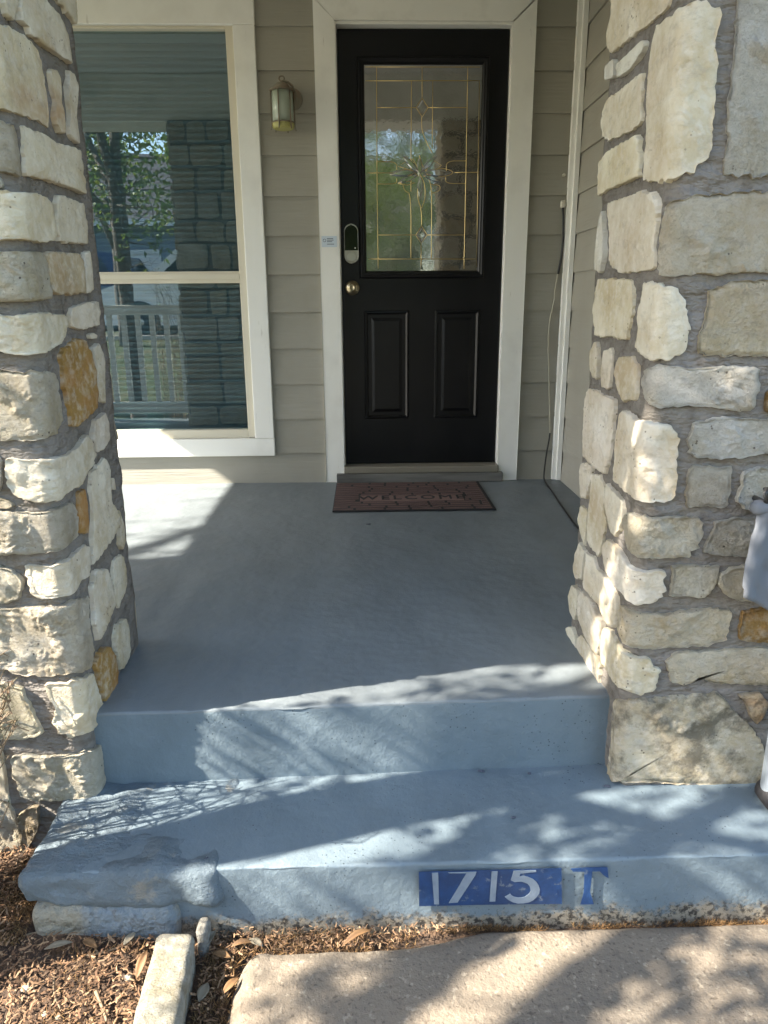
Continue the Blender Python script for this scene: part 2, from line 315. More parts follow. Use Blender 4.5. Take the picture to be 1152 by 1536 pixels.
STONES_LEFT=[
 ('c',[(0.056, 1.481), (0.121, 1.506), (0.094, 1.431), (0.073, 1.404), (0.053, 1.406), (0.043, 1.423)]),
 ('c',[(0.129, 1.487), (0.239, 1.528), (0.24, 1.491), (0.273, 1.491), (0.307, 1.49), (0.321, 1.479), (0.336, 1.47), (0.348, 1.449), (0.352, 1.414), (0.273, 1.407), (0.2, 1.404), (0.139, 1.404), (0.134, 1.416), (0.111, 1.414), (0.111, 1.432)]),
 ('s',[(-0.041, 1.381), (0.009, 1.379), (0.068, 1.388), (0.125, 1.395), (0.171, 1.391), (0.194, 1.377), (0.197, 1.345), (0.199, 1.312), (0.19, 1.252), (0.146, 1.257), (0.061, 1.247), (0.006, 1.244), (-0.015, 1.246), (-0.061, 1.255)]),
 ('s',[(0.225, 1.362), (0.256, 1.375), (0.273, 1.363), (0.271, 1.335), (0.262, 1.317), (0.274, 1.3), (0.268, 1.258), (0.246, 1.256), (0.228, 1.267), (0.224, 1.286), (0.236, 1.314), (0.226, 1.336)]),
 ('c',[(0.333, 1.391), (0.356, 1.392), (0.378, 1.374), (0.365, 1.347), (0.344, 1.308), (0.348, 1.258), (0.312, 1.256), (0.295, 1.274), (0.315, 1.312), (0.314, 1.345)]),
 ('c',[(0.06, 1.227), (0.151, 1.232), (0.223, 1.229), (0.318, 1.239), (0.346, 1.236), (0.349, 1.198), (0.355, 1.165), (0.35, 1.149), (0.248, 1.15), (0.117, 1.146), (0.05, 1.142), (0.053, 1.169)]),
 ('y',[(-0.053, 1.231), (-0.018, 1.23), (-0.008, 1.223), (0.02, 1.22), (0.031, 1.205), (0.031, 1.178), (0.029, 1.137), (-0.007, 1.141), (-0.031, 1.144), (-0.067, 1.142)]),
 ('w',[(-0.067, 1.137), (-0.018, 1.131), (-0.014, 1.117), (-0.021, 1.112), (-0.071, 1.111)]),
 ('c',[(-0.072, 1.107), (-0.036, 1.108), (-0.009, 1.109), (-0.003, 1.104), (0.07, 1.113), (0.126, 1.113), (0.148, 1.101), (0.152, 1.061), (0.147, 1.035), (0.072, 1.024), (0.002, 1.026), (-0.024, 1.024), (-0.085, 1.026)]),
 ('c',[(0.189, 1.124), (0.27, 1.127), (0.333, 1.123), (0.339, 1.079), (0.331, 1.04), (0.273, 1.04), (0.175, 1.035), (0.166, 1.073)]),
 ('c',[(-0.088, 1.003), (-0.051, 1.003), (-0.002, 1.001), (0.067, 1.007), (0.086, 0.988), (0.084, 0.96), (0.085, 0.925), (0.08, 0.919), (-0.015, 0.914), (-0.04, 0.913), (-0.101, 0.917)]),
 ('t',[(0.096, 1.009), (0.189, 1.012), (0.258, 1.015), (0.287, 0.996), (0.276, 0.935), (0.207, 0.929), (0.1, 0.93), (0.09, 0.96)]),
 ('c',[(0.302, 1.016), (0.339, 1.024), (0.341, 0.992), (0.334, 0.939), (0.288, 0.933), (0.295, 0.976)]),
 ('c',[(-0.105, 0.895), (-0.067, 0.894), (-0.048, 0.887), (-0.023, 0.887), (-0.008, 0.889), (0.037, 0.892), (0.1, 0.888), (0.148, 0.886), (0.158, 0.871), (0.135, 0.844), (0.094, 0.827), (0.045, 0.819), (-0.016, 0.814), (-0.046, 0.818), (-0.078, 0.823), (-0.116, 0.825)]),
 ('c',[(0.19, 0.9), (0.238, 0.906), (0.307, 0.913), (0.356, 0.913), (0.356, 0.887), (0.343, 0.86), (0.298, 0.858), (0.254, 0.854), (0.184, 0.859), (0.179, 0.878)]),
 ('c',[(0.286, 0.841), (0.311, 0.844), (0.333, 0.837), (0.326, 0.831), (0.293, 0.831)]),
 ('o',[(0.112, 0.807), (0.142, 0.822), (0.199, 0.833), (0.246, 0.831), (0.278, 0.796), (0.287, 0.759), (0.291, 0.715), (0.277, 0.673), (0.217, 0.663), (0.149, 0.656), (0.118, 0.655), (0.116, 0.695), (0.107, 0.736), (0.105, 0.775)]),
 ('c',[(0.296, 0.813), (0.342, 0.814), (0.362, 0.775), (0.343, 0.716), (0.335, 0.678), (0.306, 0.692), (0.293, 0.721), (0.302, 0.764)]),
 ('c',[(-0.122, 0.787), (-0.084, 0.786), (-0.053, 0.783), (0.0, 0.779), (0.064, 0.776), (0.076, 0.747), (0.078, 0.712), (0.074, 0.676), (0.04, 0.657), (-0.009, 0.649), (-0.052, 0.647), (-0.104, 0.648), (-0.143, 0.652)]),
 ('c',[(0.251, 0.646), (0.318, 0.655), (0.333, 0.627), (0.331, 0.591), (0.297, 0.577), (0.241, 0.575), (0.231, 0.612)]),
 ('c',[(-0.085, 0.613), (-0.036, 0.606), (0.01, 0.607), (0.072, 0.603), (0.134, 0.608), (0.191, 0.623), (0.214, 0.602), (0.235, 0.57), (0.211, 0.553), (0.161, 0.542), (0.123, 0.526), (0.054, 0.526), (-0.01, 0.52), (-0.034, 0.523), (-0.067, 0.532), (-0.083, 0.557)]),
 ('w',[(-0.147, 0.627), (-0.107, 0.624), (-0.094, 0.61), (-0.102, 0.555), (-0.112, 0.541), (-0.159, 0.545)]),
 ('s',[(-0.161, 0.535), (-0.121, 0.533), (-0.095, 0.524), (-0.081, 0.513), (-0.089, 0.508), (-0.124, 0.51), (-0.165, 0.511)]),
 ('c',[(-0.165, 0.505), (-0.125, 0.505), (-0.072, 0.498), (-0.037, 0.496), (-0.001, 0.5), (0.061, 0.501), (0.085, 0.479), (0.088, 0.442), (0.074, 0.422), (0.02, 0.418), (-0.018, 0.412), (-0.062, 0.411), (-0.098, 0.412), (-0.14, 0.404), (-0.181, 0.408)]),
 ('o',[(0.11, 0.509), (0.146, 0.509), (0.151, 0.473), (0.139, 0.411), (0.097, 0.421), (0.099, 0.463)]),
 ('c',[(0.197, 0.534), (0.24, 0.543), (0.288, 0.549), (0.314, 0.524), (0.305, 0.482), (0.3, 0.436), (0.338, 0.394), (0.333, 0.364), (0.282, 0.352), (0.22, 0.342), (0.14, 0.333), (0.154, 0.377), (0.175, 0.428), (0.178, 0.491)]),
 ('c',[(0.314, 0.495), (0.335, 0.489), (0.339, 0.46), (0.315, 0.466)]),
 ('c',[(0.346, 0.403), (0.369, 0.357), (0.366, 0.314), (0.344, 0.3), (0.329, 0.319), (0.34, 0.362)]),
 ('c',[(-0.183, 0.39), (-0.143, 0.386), (-0.109, 0.374), (-0.092, 0.356), (-0.091, 0.332), (-0.095, 0.311), (-0.127, 0.302), (-0.198, 0.297)]),
 ('c',[(-0.074, 0.385), (-0.039, 0.38), (-0.011, 0.383), (0.048, 0.388), (0.104, 0.391), (0.132, 0.375), (0.125, 0.339), (0.112, 0.314), (0.058, 0.323), (0.038, 0.312), (-0.003, 0.312), (-0.034, 0.309), (-0.065, 0.31), (-0.072, 0.334), (-0.077, 0.364)]),
 ('c',[(0.152, 0.316), (0.218, 0.291), (0.236, 0.24), (0.248, 0.192), (0.193, 0.17), (0.14, 0.153), (0.121, 0.151), (0.107, 0.192), (0.114, 0.239), (0.115, 0.281)]),
 ('c',[(0.279, 0.294), (0.339, 0.285), (0.36, 0.246), (0.351, 0.201), (0.335, 0.189), (0.268, 0.166), (0.257, 0.213), (0.262, 0.258)]),
 ('y',[(-0.198, 0.297), (-0.141, 0.286), (-0.101, 0.289), (-0.064, 0.29), (-0.023, 0.287), (0.0, 0.29), (0.024, 0.292), (0.09, 0.271), (0.079, 0.237), (0.077, 0.179), (0.077, 0.139), (0.056, 0.116), (-0.007, 0.133), (-0.065, 0.129), (-0.123, 0.132), (-0.155, 0.149), (-0.22, 0.153)]),
 ('c',[(0.24, 0.13), (0.303, 0.124), (0.317, 0.083), (0.311, 0.029), (0.277, 0.011), (0.234, 0.015), (0.221, 0.055), (0.221, 0.103)]),
 ('o',[(0.078, 0.115), (0.111, 0.121), (0.165, 0.115), (0.2, 0.07), (0.205, 0.023), (0.189, -0.009), (0.158, -0.028), (0.12, -0.024), (0.101, 0.005), (0.09, 0.057)]),
 ('y',[(-0.227, 0.111), (-0.183, 0.111), (-0.149, 0.11), (-0.127, 0.103), (-0.117, 0.066), (-0.106, 0.04), (-0.095, -0.011), (-0.115, -0.024), (-0.159, -0.026), (-0.203, -0.025), (-0.247, -0.021)]),
 ('y',[(-0.071, 0.108), (-0.045, 0.111), (-0.004, 0.113), (0.063, 0.096), (0.075, 0.051), (0.094, -0.002), (0.105, -0.026), (0.062, -0.028), (-0.013, -0.02), (-0.032, -0.028), (-0.054, -0.012), (-0.068, 0.015), (-0.055, 0.048), (-0.067, 0.072)]),
 ('y',[(-0.169, -0.072), (-0.136, -0.069), (-0.086, -0.077), (-0.044, -0.075), (-0.001, -0.069), (0.078, -0.093), (0.104, -0.102), (0.094, -0.147), (0.064, -0.181), (0.036, -0.194), (-0.014, -0.185), (-0.076, -0.187), (-0.143, -0.188), (-0.164, -0.17), (-0.17, -0.131)]),
 ('y',[(-0.251, -0.045), (-0.194, -0.043), (-0.189, -0.078), (-0.19, -0.13), (-0.192, -0.194), (-0.184, -0.245), (-0.18, -0.293), (-0.185, -0.338), (-0.199, -0.36), (-0.237, -0.36), (-0.26, -0.36)]),
 ('t',[(-0.175, -0.224), (-0.152, -0.213), (-0.13, -0.207), (-0.132, -0.247), (-0.139, -0.272), (-0.154, -0.298), (-0.177, -0.331), (-0.18, -0.308), (-0.18, -0.253)]),
]
STONES_RIGHT=[
 ('y',[(0.455, 1.637), (0.07, 1.488), (0.069, 1.438), (0.099, 1.431), (0.178, 1.435), (0.267, 1.441), (0.365, 1.447), (0.409, 1.45), (0.442, 1.476), (0.455, 1.505), (0.428, 1.531)]),
 ('w',[(0.437, 1.43), (0.382, 1.43), (0.37, 1.421), (0.367, 1.389), (0.43, 1.402)]),
 ('w',[(0.347, 1.411), (0.259, 1.41), (0.198, 1.411), (0.179, 1.403), (0.192, 1.39), (0.251, 1.376), (0.34, 1.383)]),
 ('y',[(0.444, 1.313), (0.439, 1.342), (0.409, 1.358), (0.292, 1.351), (0.191, 1.351), (0.177, 1.31), (0.173, 1.258), (0.24, 1.255), (0.375, 1.264), (0.424, 1.279)]),
 ('y',[(0.429, 1.226), (0.369, 1.239), (0.172, 1.235), (0.159, 1.203), (0.154, 1.155), (0.244, 1.154), (0.349, 1.156), (0.421, 1.152), (0.432, 1.188)]),
 ('y',[(0.124, 1.41), (0.08, 1.411), (0.009, 1.403), (-0.02, 1.411), (-0.035, 1.403), (-0.052, 1.4), (-0.058, 1.388), (-0.055, 1.361), (-0.054, 1.334), (-0.059, 1.317), (-0.06, 1.287), (-0.065, 1.241), (-0.062, 1.216), (-0.067, 1.19), (-0.063, 1.163), (-0.047, 1.15), (-0.034, 1.134), (-0.008, 1.126), (0.04, 1.129), (0.122, 1.139), (0.13, 1.172), (0.128, 1.215), (0.142, 1.288), (0.147, 1.358), (0.139, 1.391)]),
 ('w',[(-0.086, 1.461), (-0.191, 1.462), (-0.241, 1.128), (-0.167, 1.131), (-0.099, 1.131), (-0.095, 1.163), (-0.098, 1.19), (-0.093, 1.216), (-0.094, 1.267), (-0.093, 1.317), (-0.09, 1.366), (-0.088, 1.402)]),
 ('w',[(0.381, 1.114), (0.358, 1.058), (0.35, 1.01), (0.361, 0.978), (0.401, 0.98), (0.41, 1.025), (0.403, 1.076)]),
 ('y',[(0.354, 1.125), (0.229, 1.122), (0.125, 1.121), (0.044, 1.101), (0.035, 1.065), (0.04, 1.022), (0.031, 0.967), (0.151, 0.966), (0.233, 0.969), (0.304, 0.99), (0.32, 1.054)]),
 ('S',[(-0.001, 1.084), (-0.048, 1.095), (-0.084, 1.097), (-0.139, 1.101), (-0.232, 1.103), (-0.253, 0.958), (-0.189, 0.959), (-0.126, 0.956), (-0.063, 0.955), (-0.0, 0.954), (0.015, 0.969), (0.016, 1.023), (0.011, 1.063)]),
 ('y',[(0.387, 0.958), (0.285, 0.955), (0.157, 0.95), (0.142, 0.93), (0.131, 0.883), (0.144, 0.856), (0.157, 0.825), (0.232, 0.829), (0.375, 0.825), (0.41, 0.888), (0.399, 0.926)]),
 ('c',[(0.081, 0.943), (0.037, 0.938), (-0.031, 0.93), (-0.042, 0.915), (-0.052, 0.884), (-0.062, 0.853), (-0.056, 0.813), (-0.029, 0.793), (0.042, 0.798), (0.095, 0.814), (0.086, 0.851), (0.098, 0.883), (0.083, 0.916)]),
 ('S',[(-0.095, 0.926), (-0.147, 0.94), (-0.255, 0.943), (-0.276, 0.8), (-0.178, 0.801), (-0.09, 0.803), (-0.084, 0.838), (-0.092, 0.869), (-0.094, 0.896)]),
 ('c',[(0.402, 0.785), (0.361, 0.814), (0.342, 0.792), (0.333, 0.725), (0.367, 0.726), (0.397, 0.752)]),
 ('c',[(0.303, 0.791), (0.24, 0.802), (0.235, 0.761), (0.247, 0.71), (0.296, 0.708), (0.311, 0.743)]),
 ('s',[(0.21, 0.774), (0.179, 0.786), (0.107, 0.791), (0.079, 0.777), (0.075, 0.739), (0.067, 0.708), (0.146, 0.695), (0.185, 0.717), (0.215, 0.747)]),
 ('w',[(0.034, 0.767), (-0.009, 0.783), (-0.043, 0.781), (-0.071, 0.774), (-0.098, 0.777), (-0.145, 0.78), (-0.207, 0.776), (-0.216, 0.735), (-0.211, 0.694), (-0.177, 0.691), (-0.12, 0.7), (-0.069, 0.703), (-0.011, 0.698), (0.022, 0.717), (0.047, 0.745)]),
 ('o',[(-0.233, 0.731), (-0.288, 0.734), (-0.295, 0.685), (-0.236, 0.687)]),
 ('c',[(0.407, 0.688), (0.339, 0.695), (0.201, 0.688), (0.192, 0.628), (0.198, 0.556), (0.218, 0.511), (0.309, 0.511), (0.404, 0.518), (0.421, 0.59), (0.428, 0.651)]),
 ('c',[(0.155, 0.641), (0.15, 0.665), (0.12, 0.676), (0.038, 0.667), (-0.0, 0.669), (-0.042, 0.664), (-0.063, 0.641), (-0.063, 0.588), (-0.065, 0.538), (-0.065, 0.506), (-0.029, 0.503), (0.017, 0.504), (0.09, 0.506), (0.158, 0.513), (0.163, 0.578)]),
 ('w',[(-0.085, 0.644), (-0.096, 0.668), (-0.14, 0.678), (-0.213, 0.674), (-0.297, 0.669), (-0.308, 0.596), (-0.237, 0.604), (-0.203, 0.594), (-0.104, 0.595), (-0.092, 0.609), (-0.083, 0.63)]),
 ('c',[(0.414, 0.493), (0.365, 0.508), (0.322, 0.509), (0.325, 0.46), (0.344, 0.42), (0.394, 0.411), (0.411, 0.448)]),
 ('c',[(0.202, 0.49), (0.14, 0.485), (0.086, 0.475), (0.083, 0.44), (0.107, 0.396), (0.151, 0.39), (0.174, 0.413), (0.207, 0.446)]),
 ('c',[(0.331, 0.486), (0.256, 0.494), (0.218, 0.474), (0.22, 0.43), (0.187, 0.4), (0.205, 0.364), (0.224, 0.304), (0.28, 0.303), (0.327, 0.311), (0.331, 0.362), (0.325, 0.419)]),
 ('w',[(-0.207, 0.562), (-0.223, 0.572), (-0.312, 0.571), (-0.325, 0.484), (-0.217, 0.484), (-0.201, 0.508), (-0.205, 0.537)]),
 ('g',[(-0.092, 0.577), (-0.127, 0.579), (-0.156, 0.573), (-0.177, 0.573), (-0.183, 0.544), (-0.179, 0.488), (-0.137, 0.49), (-0.095, 0.491), (-0.091, 0.538)]),
 ('y',[(0.072, 0.443), (0.045, 0.466), (-0.009, 0.47), (-0.054, 0.469), (-0.121, 0.468), (-0.132, 0.451), (-0.131, 0.412), (-0.108, 0.381), (-0.055, 0.378), (-0.002, 0.381), (0.039, 0.397)]),
 ('g',[(-0.159, 0.454), (-0.199, 0.465), (-0.247, 0.464), (-0.33, 0.463), (-0.342, 0.381), (-0.243, 0.381), (-0.191, 0.38), (-0.144, 0.388), (-0.149, 0.415)]),
 ('c',[(0.198, 0.336), (0.172, 0.364), (0.1, 0.369), (0.04, 0.356), (0.017, 0.349), (-0.017, 0.347), (-0.06, 0.35), (-0.064, 0.31), (-0.061, 0.286), (-0.012, 0.268), (0.021, 0.278), (0.102, 0.279), (0.167, 0.289)]),
 ('c',[(-0.08, 0.354), (-0.098, 0.361), (-0.14, 0.357), (-0.176, 0.358), (-0.178, 0.328), (-0.173, 0.308), (-0.152, 0.286), (-0.106, 0.291), (-0.081, 0.289), (-0.083, 0.326)]),
 ('c',[(-0.188, 0.34), (-0.205, 0.352), (-0.242, 0.359), (-0.326, 0.361), (-0.337, 0.281), (-0.242, 0.276), (-0.201, 0.291), (-0.182, 0.312)]),
 ('c',[(0.413, 0.342), (0.391, 0.387), (0.336, 0.384), (0.335, 0.347), (0.341, 0.293), (0.373, 0.311)]),
 ('c',[(0.407, 0.246), (0.376, 0.286), (0.332, 0.281), (0.335, 0.202), (0.392, 0.181), (0.413, 0.198)]),
 ('c',[(0.435, 0.107), (0.411, 0.153), (0.354, 0.16), (0.353, 0.1), (0.369, 0.068), (0.411, 0.075)]),
 ('c',[(0.44, 0.009), (0.393, 0.036), (0.353, 0.028), (0.338, -0.011), (0.397, -0.019)]),
 ('c',[(0.319, 0.276), (0.262, 0.287), (0.222, 0.269), (0.176, 0.272), (0.079, 0.258), (0.076, 0.221), (0.078, 0.177), (0.139, 0.171), (0.196, 0.187), (0.252, 0.183), (0.327, 0.181), (0.323, 0.231)]),
 ('c',[(0.35, 0.142), (0.324, 0.168), (0.257, 0.176), (0.211, 0.162), (0.159, 0.157), (0.161, 0.068), (0.208, 0.059), (0.286, 0.07), (0.348, 0.098)]),
 ('y',[(0.337, 0.031), (0.29, 0.056), (0.199, 0.051), (0.154, 0.055), (0.15, -0.007), (0.173, -0.029), (0.262, -0.028), (0.345, -0.009)]),
 ('y',[(0.148, 0.144), (0.087, 0.164), (0.036, 0.153), (-0.004, 0.145), (-0.043, 0.142), (-0.069, 0.118), (-0.075, 0.097), (-0.066, 0.066), (-0.031, 0.054), (-0.003, 0.063), (0.049, 0.058), (0.144, 0.063), (0.154, 0.095)]),
 ('S',[(0.06, 0.202), (0.048, 0.25), (-0.014, 0.25), (-0.076, 0.247), (-0.129, 0.256), (-0.19, 0.259), (-0.212, 0.25), (-0.217, 0.213), (-0.207, 0.184), (-0.169, 0.17), (-0.099, 0.169), (-0.041, 0.166), (-0.009, 0.171), (0.042, 0.176)]),
 ('o',[(-0.245, 0.25), (-0.29, 0.257), (-0.362, 0.243), (-0.372, 0.176), (-0.293, 0.178), (-0.25, 0.183), (-0.244, 0.216)]),
 ('S',[(-0.095, 0.135), (-0.112, 0.156), (-0.159, 0.155), (-0.206, 0.158), (-0.256, 0.161), (-0.375, 0.159), (-0.387, 0.072), (-0.308, 0.07), (-0.212, 0.076), (-0.179, 0.086), (-0.155, 0.09), (-0.133, 0.071), (-0.108, 0.083), (-0.095, 0.109)]),
 ('D',[(0.028, 0.021), (-0.033, 0.036), (-0.112, 0.043), (-0.215, 0.05), (-0.252, 0.009), (-0.303, -0.042), (-0.337, -0.088), (-0.348, -0.135), (-0.339, -0.192), (-0.302, -0.198), (-0.177, -0.19), (-0.093, -0.18), (0.005, -0.177), (0.024, -0.2), (0.046, -0.192), (0.039, -0.087), (0.047, 0.0)]),
 ('s',[(-0.259, 0.047), (-0.311, 0.048), (-0.33, 0.025), (-0.322, -0.006), (-0.309, -0.028), (-0.294, -0.005), (-0.282, 0.022)]),
]
CAME=[[(0.077, 1.96), (0.075, 1.521), (0.077, 1.071)], [(0.5, 1.961), (0.503, 1.521), (0.503, 1.069)], [(0.024, 1.958), (0.557, 1.958)], [(0.025, 1.901), (0.558, 1.902)], [(0.556, 1.902), (0.566, 1.079)], [(0.288, 1.958), (0.289, 1.833)], [(0.239, 1.901), (0.238, 1.521), (0.238, 1.424)], [(0.338, 1.902), (0.339, 1.617)], [(0.289, 1.83), (0.261, 1.789), (0.29, 1.749), (0.318, 1.789), (0.289, 1.83)], [(0.075, 1.789), (0.261, 1.789)], [(0.318, 1.789), (0.502, 1.789)], [(0.287, 1.749), (0.288, 1.693), (0.314, 1.636), (0.341, 1.593)], [(0.073, 1.558), (0.17, 1.557), (0.17, 1.521)], [(0.502, 1.56), (0.407, 1.56), (0.408, 1.516)], [(0.031, 1.508), (0.168, 1.508)], [(0.448, 1.509), (0.557, 1.509)], [(0.08, 1.459), (0.17, 1.459), (0.17, 1.483)], [(0.502, 1.46), (0.406, 1.46), (0.406, 1.488)], [(0.168, 1.508), (0.205, 1.524), (0.236, 1.522), (0.257, 1.505), (0.22, 1.495), (0.168, 1.505)], [(0.321, 1.507), (0.363, 1.527), (0.411, 1.526), (0.448, 1.509), (0.411, 1.492), (0.363, 1.493), (0.326, 1.505)], [(0.247, 1.57), (0.268, 1.536), (0.279, 1.503), (0.3, 1.473), (0.308, 1.434), (0.306, 1.39), (0.29, 1.35)], [(0.278, 1.585), (0.289, 1.546), (0.31, 1.517), (0.332, 1.463), (0.339, 1.419), (0.34, 1.117)], [(0.252, 1.551), (0.226, 1.565), (0.178, 1.537), (0.247, 1.517), (0.273, 1.493)], [(0.31, 1.517), (0.341, 1.565), (0.384, 1.541), (0.332, 1.498), (0.3, 1.493)], [(0.271, 1.439), (0.271, 1.39), (0.29, 1.345), (0.291, 1.27)], [(0.199, 1.454), (0.21, 1.425), (0.239, 1.417), (0.239, 1.118)], [(0.332, 1.456), (0.38, 1.454), (0.378, 1.427), (0.338, 1.417)], [(0.178, 1.464), (0.226, 1.471), (0.258, 1.464), (0.221, 1.454), (0.178, 1.461)], [(0.291, 1.27), (0.262, 1.228), (0.289, 1.189), (0.319, 1.228), (0.291, 1.27)], [(0.078, 1.229), (0.262, 1.228)], [(0.319, 1.228), (0.5, 1.227)], [(0.028, 1.118), (0.56, 1.115)], [(0.289, 1.189), (0.29, 1.068)]]
PANEL=[(0.097, -0.196), (0.176, -0.196), (0.231, -0.194), (0.388, -0.195), (0.394, -0.293), (0.242, -0.29), (0.098, -0.289)]
DIGITS=[[(0.123, -0.199), (0.136, -0.199), (0.139, -0.284), (0.129, -0.284)], [(0.156, -0.197), (0.214, -0.197), (0.212, -0.214), (0.177, -0.281), (0.159, -0.282), (0.194, -0.209), (0.158, -0.208)], [(0.245, -0.198), (0.257, -0.198), (0.255, -0.281), (0.243, -0.281)], [(0.29, -0.2), (0.336, -0.199), (0.336, -0.21), (0.304, -0.213), (0.302, -0.221), (0.31, -0.219), (0.32, -0.222), (0.33, -0.227), (0.338, -0.235), (0.343, -0.244), (0.346, -0.254), (0.345, -0.264), (0.34, -0.273), (0.333, -0.281), (0.324, -0.286), (0.313, -0.288), (0.302, -0.288), (0.291, -0.284), (0.282, -0.278), (0.274, -0.27), (0.285, -0.263), (0.289, -0.268), (0.295, -0.271), (0.302, -0.273), (0.309, -0.273), (0.316, -0.271), (0.321, -0.267), (0.325, -0.263), (0.327, -0.257), (0.326, -0.251), (0.324, -0.245), (0.32, -0.239), (0.314, -0.236), (0.307, -0.233), (0.3, -0.233), (0.293, -0.234), (0.285, -0.229)]]
LETTER=[(0.407, -0.206), (0.437, -0.204), (0.482, -0.204), (0.487, -0.232), (0.476, -0.224), (0.467, -0.214), (0.452, -0.214), (0.451, -0.265), (0.461, -0.296), (0.433, -0.296), (0.438, -0.266), (0.436, -0.214), (0.412, -0.213)]

# ------------------------------------------------------------------ setting: ground, road, porch, step
ZG, ZS = -0.35, -0.19                      # ground and lower step above/below the porch floor (z = 0)
def gz(x, y):
    t = max(0.0, min(1.0, (-3.6-y)/6.0)); return ZG-.035+0.66*t*t*(3-2*t)
def grid_sheet(name, xs, ys, zf, mat, parent=None):
    mb = MB(); mb.v = [(x, y, zf(x, y)) for y in ys for x in xs]; n = len(xs)
    mb.f = [(j*n+i, j*n+i+1, (j+1)*n+i+1, (j+1)*n+i) for j in range(len(ys)-1) for i in range(n-1)]
    return mb.build(name, mat, parent, smooth=True)
def frange(a, b, s):
    n = max(1, int(round((b-a)/s))); return [a+(b-a)*i/n for i in range(n+1)]
ROAD0, ROAD1 = -10.6, -17.6
tag(grid_sheet('ground', [-500, -120, -40]+frange(-20, 20, 1.0)+[40, 120, 500], [-600, -150, -60, -30]+frange(-18, 2, .4)+[10, 40, 200], gz, M['lawn']), kind='structure')
tag(box('road', (-200, ROAD1, .20), (200, ROAD0, .262), M['asphalt']), kind='structure')
tag(box('kerb', (-200, ROAD0, .10), (200, ROAD0+.16, .36), M['concrete'], bevel=.02), kind='structure')
tag(box('kerb', (-200, ROAD1-.16, .10), (200, ROAD1, .36), M['concrete'], bevel=.02), kind='structure')
# mulch bed in front of the porch, lumpy
def bed_z(x, y): return ZG+.030*max(0, min(1, (-.36-x)/.12))*max(0, min(1, (y+2.76)/.14))+.012*noise.noise(Vector((x*7, y*7, 0)))+.006*noise.noise(Vector((x*25, y*25, 3)))
tag(grid_sheet('mulch_bed', frange(-3.9, 2.2, .03), frange(-3.5, -2.2, .03), lambda x, y: bed_z(x, y)-.012, M['soil']), kind='structure')
# front walk: a rough-edged slab
def walk():
    mb = MB(); xs = frange(-.30, 1.7, .02); ys = frange(-10.4, -4, .4)+frange(-3.95, -2.60, .02)
    def pos(x, y):
        t = (x+.30)/2.0
        tq = max(0, min(1, (x-.0)/.24)); back = -2.608+.039*tq*tq*(3-2*tq)+.003*noise.noise(Vector((x*6, 0, 5)))+.003*noise.noise(Vector((x*22, 0, 5)))
        left = -.262+.012*noise.noise(Vector((0, y*6, 9)))
        cx = (-.262-left); X = left+t*(1.7-left)
        yy = y if y < -2.8 else -2.8+(y+2.8)*(back+2.8)/(-2.60+2.8)
        r = .075                                          # worn rounded corner
        dx, dy = r-(X-left), r-(back-yy)
        if dx > 0 and dy > 0:
            L = math.hypot(dx, dy)
            if L > r: X = left+r-dx*r/L; yy = back-r+dy*r/L
        zz = ZG+.012 if y > -4 else gz(X, y)+.05
        if y > -4: zz = ZG+.012+.0015*noise.noise(Vector((X*12, yy*12, 2)))
        e = min(X-left, back-yy)
        if e < .012: zz -= (.012-e)*1.6
        return (X, yy, zz)
    mb.v = [pos(x, y) for y in ys for x in xs]; n = len(xs)
    mb.f = [(j*n+i, j*n+i+1, (j+1)*n+i+1, (j+1)*n+i) for j in range(len(ys)-1) for i in range(n-1)]
    return mb.build('walkway', M['walk'], smooth=True)
tag(walk(), kind='structure')

# porch floor slab: top sheet, rounded worn nosing, riser
def worn_block(name, x0, x1, yf, yb, zt, zb, mat, slope=0.0, seed=0, step=.02, nose=.007, kind='structure'):
    mb = MB(); xs = frange(x0, x1, step); prof = []
    prof.append((yb, zt))
    for y in frange(yb-.05, yf+.04, .06)[0:] if yb-yf > .2 else frange(yb-.02, yf+.04, .03): prof.append((y, zt))
    for k in range(6):
        a = PI/2*k/5; prof.append((yf+nose-nose*math.sin(a), zt-nose+nose*math.cos(a)))
    for z in frange(zt-nose-.012, zb, .018): prof.append((yf, z))
    for x in xs:
        ch = max(0, noise.fractal(Vector((x*9, seed, 1)), 1.0, 2.0, 4))
        for i, (y, z) in enumerate(prof):
            near = math.exp(-((y-yf)**2+(z-zt)**2)/.0007)
            q = Vector((x*8, y*8, z*8+seed))
            wob = .0022*noise.noise(q)+.0014*noise.noise(q*3.3)
            dz = wob-near*ch*.009; dy = 0
            if z < zt-.004: dy = .0035*noise.noise(Vector((x*5, z*9, seed)))+.0016*noise.fractal(Vector((x*32, z*32, seed)), 1, 2, 3)+near*ch*.007; dz = 0 if z < zt-.03 else dz
            mb.v.append((x, y+dy+slope*(x-.2)*max(0, min(1, 1-(y-yf)/.6)), z+dz))
    n = len(prof)
    mb.f = [(i*n+j, (i+1)*n+j, (i+1)*n+j+1, i*n+j+1)[::-1] for i in range(len(xs)-1) for j in range(n-1)]
    return tag(mb.build(name, mat, smooth=True), kind=kind)
pf = worn_block('porch_floor', -3.85, 1.10, -2.252, .06, 0.0, ZS-.03, M['floor'], slope=.03, seed=3)
pf.data.materials.append(M['riser'])
for p_ in pf.data.polygons:
    if p_.center.y < -2.2 and p_.center.z < -.009: p_.material_index = 1
tag(box('porch_foundation', (-3.84, -2.235, ZG-.1), (-.5, 0, ZS-.012), M['concrete']), kind='structure')
step = worn_block('step', -.60, 1.70, -2.558, -2.20, ZS, ZG-.05, M['step'], seed=11)
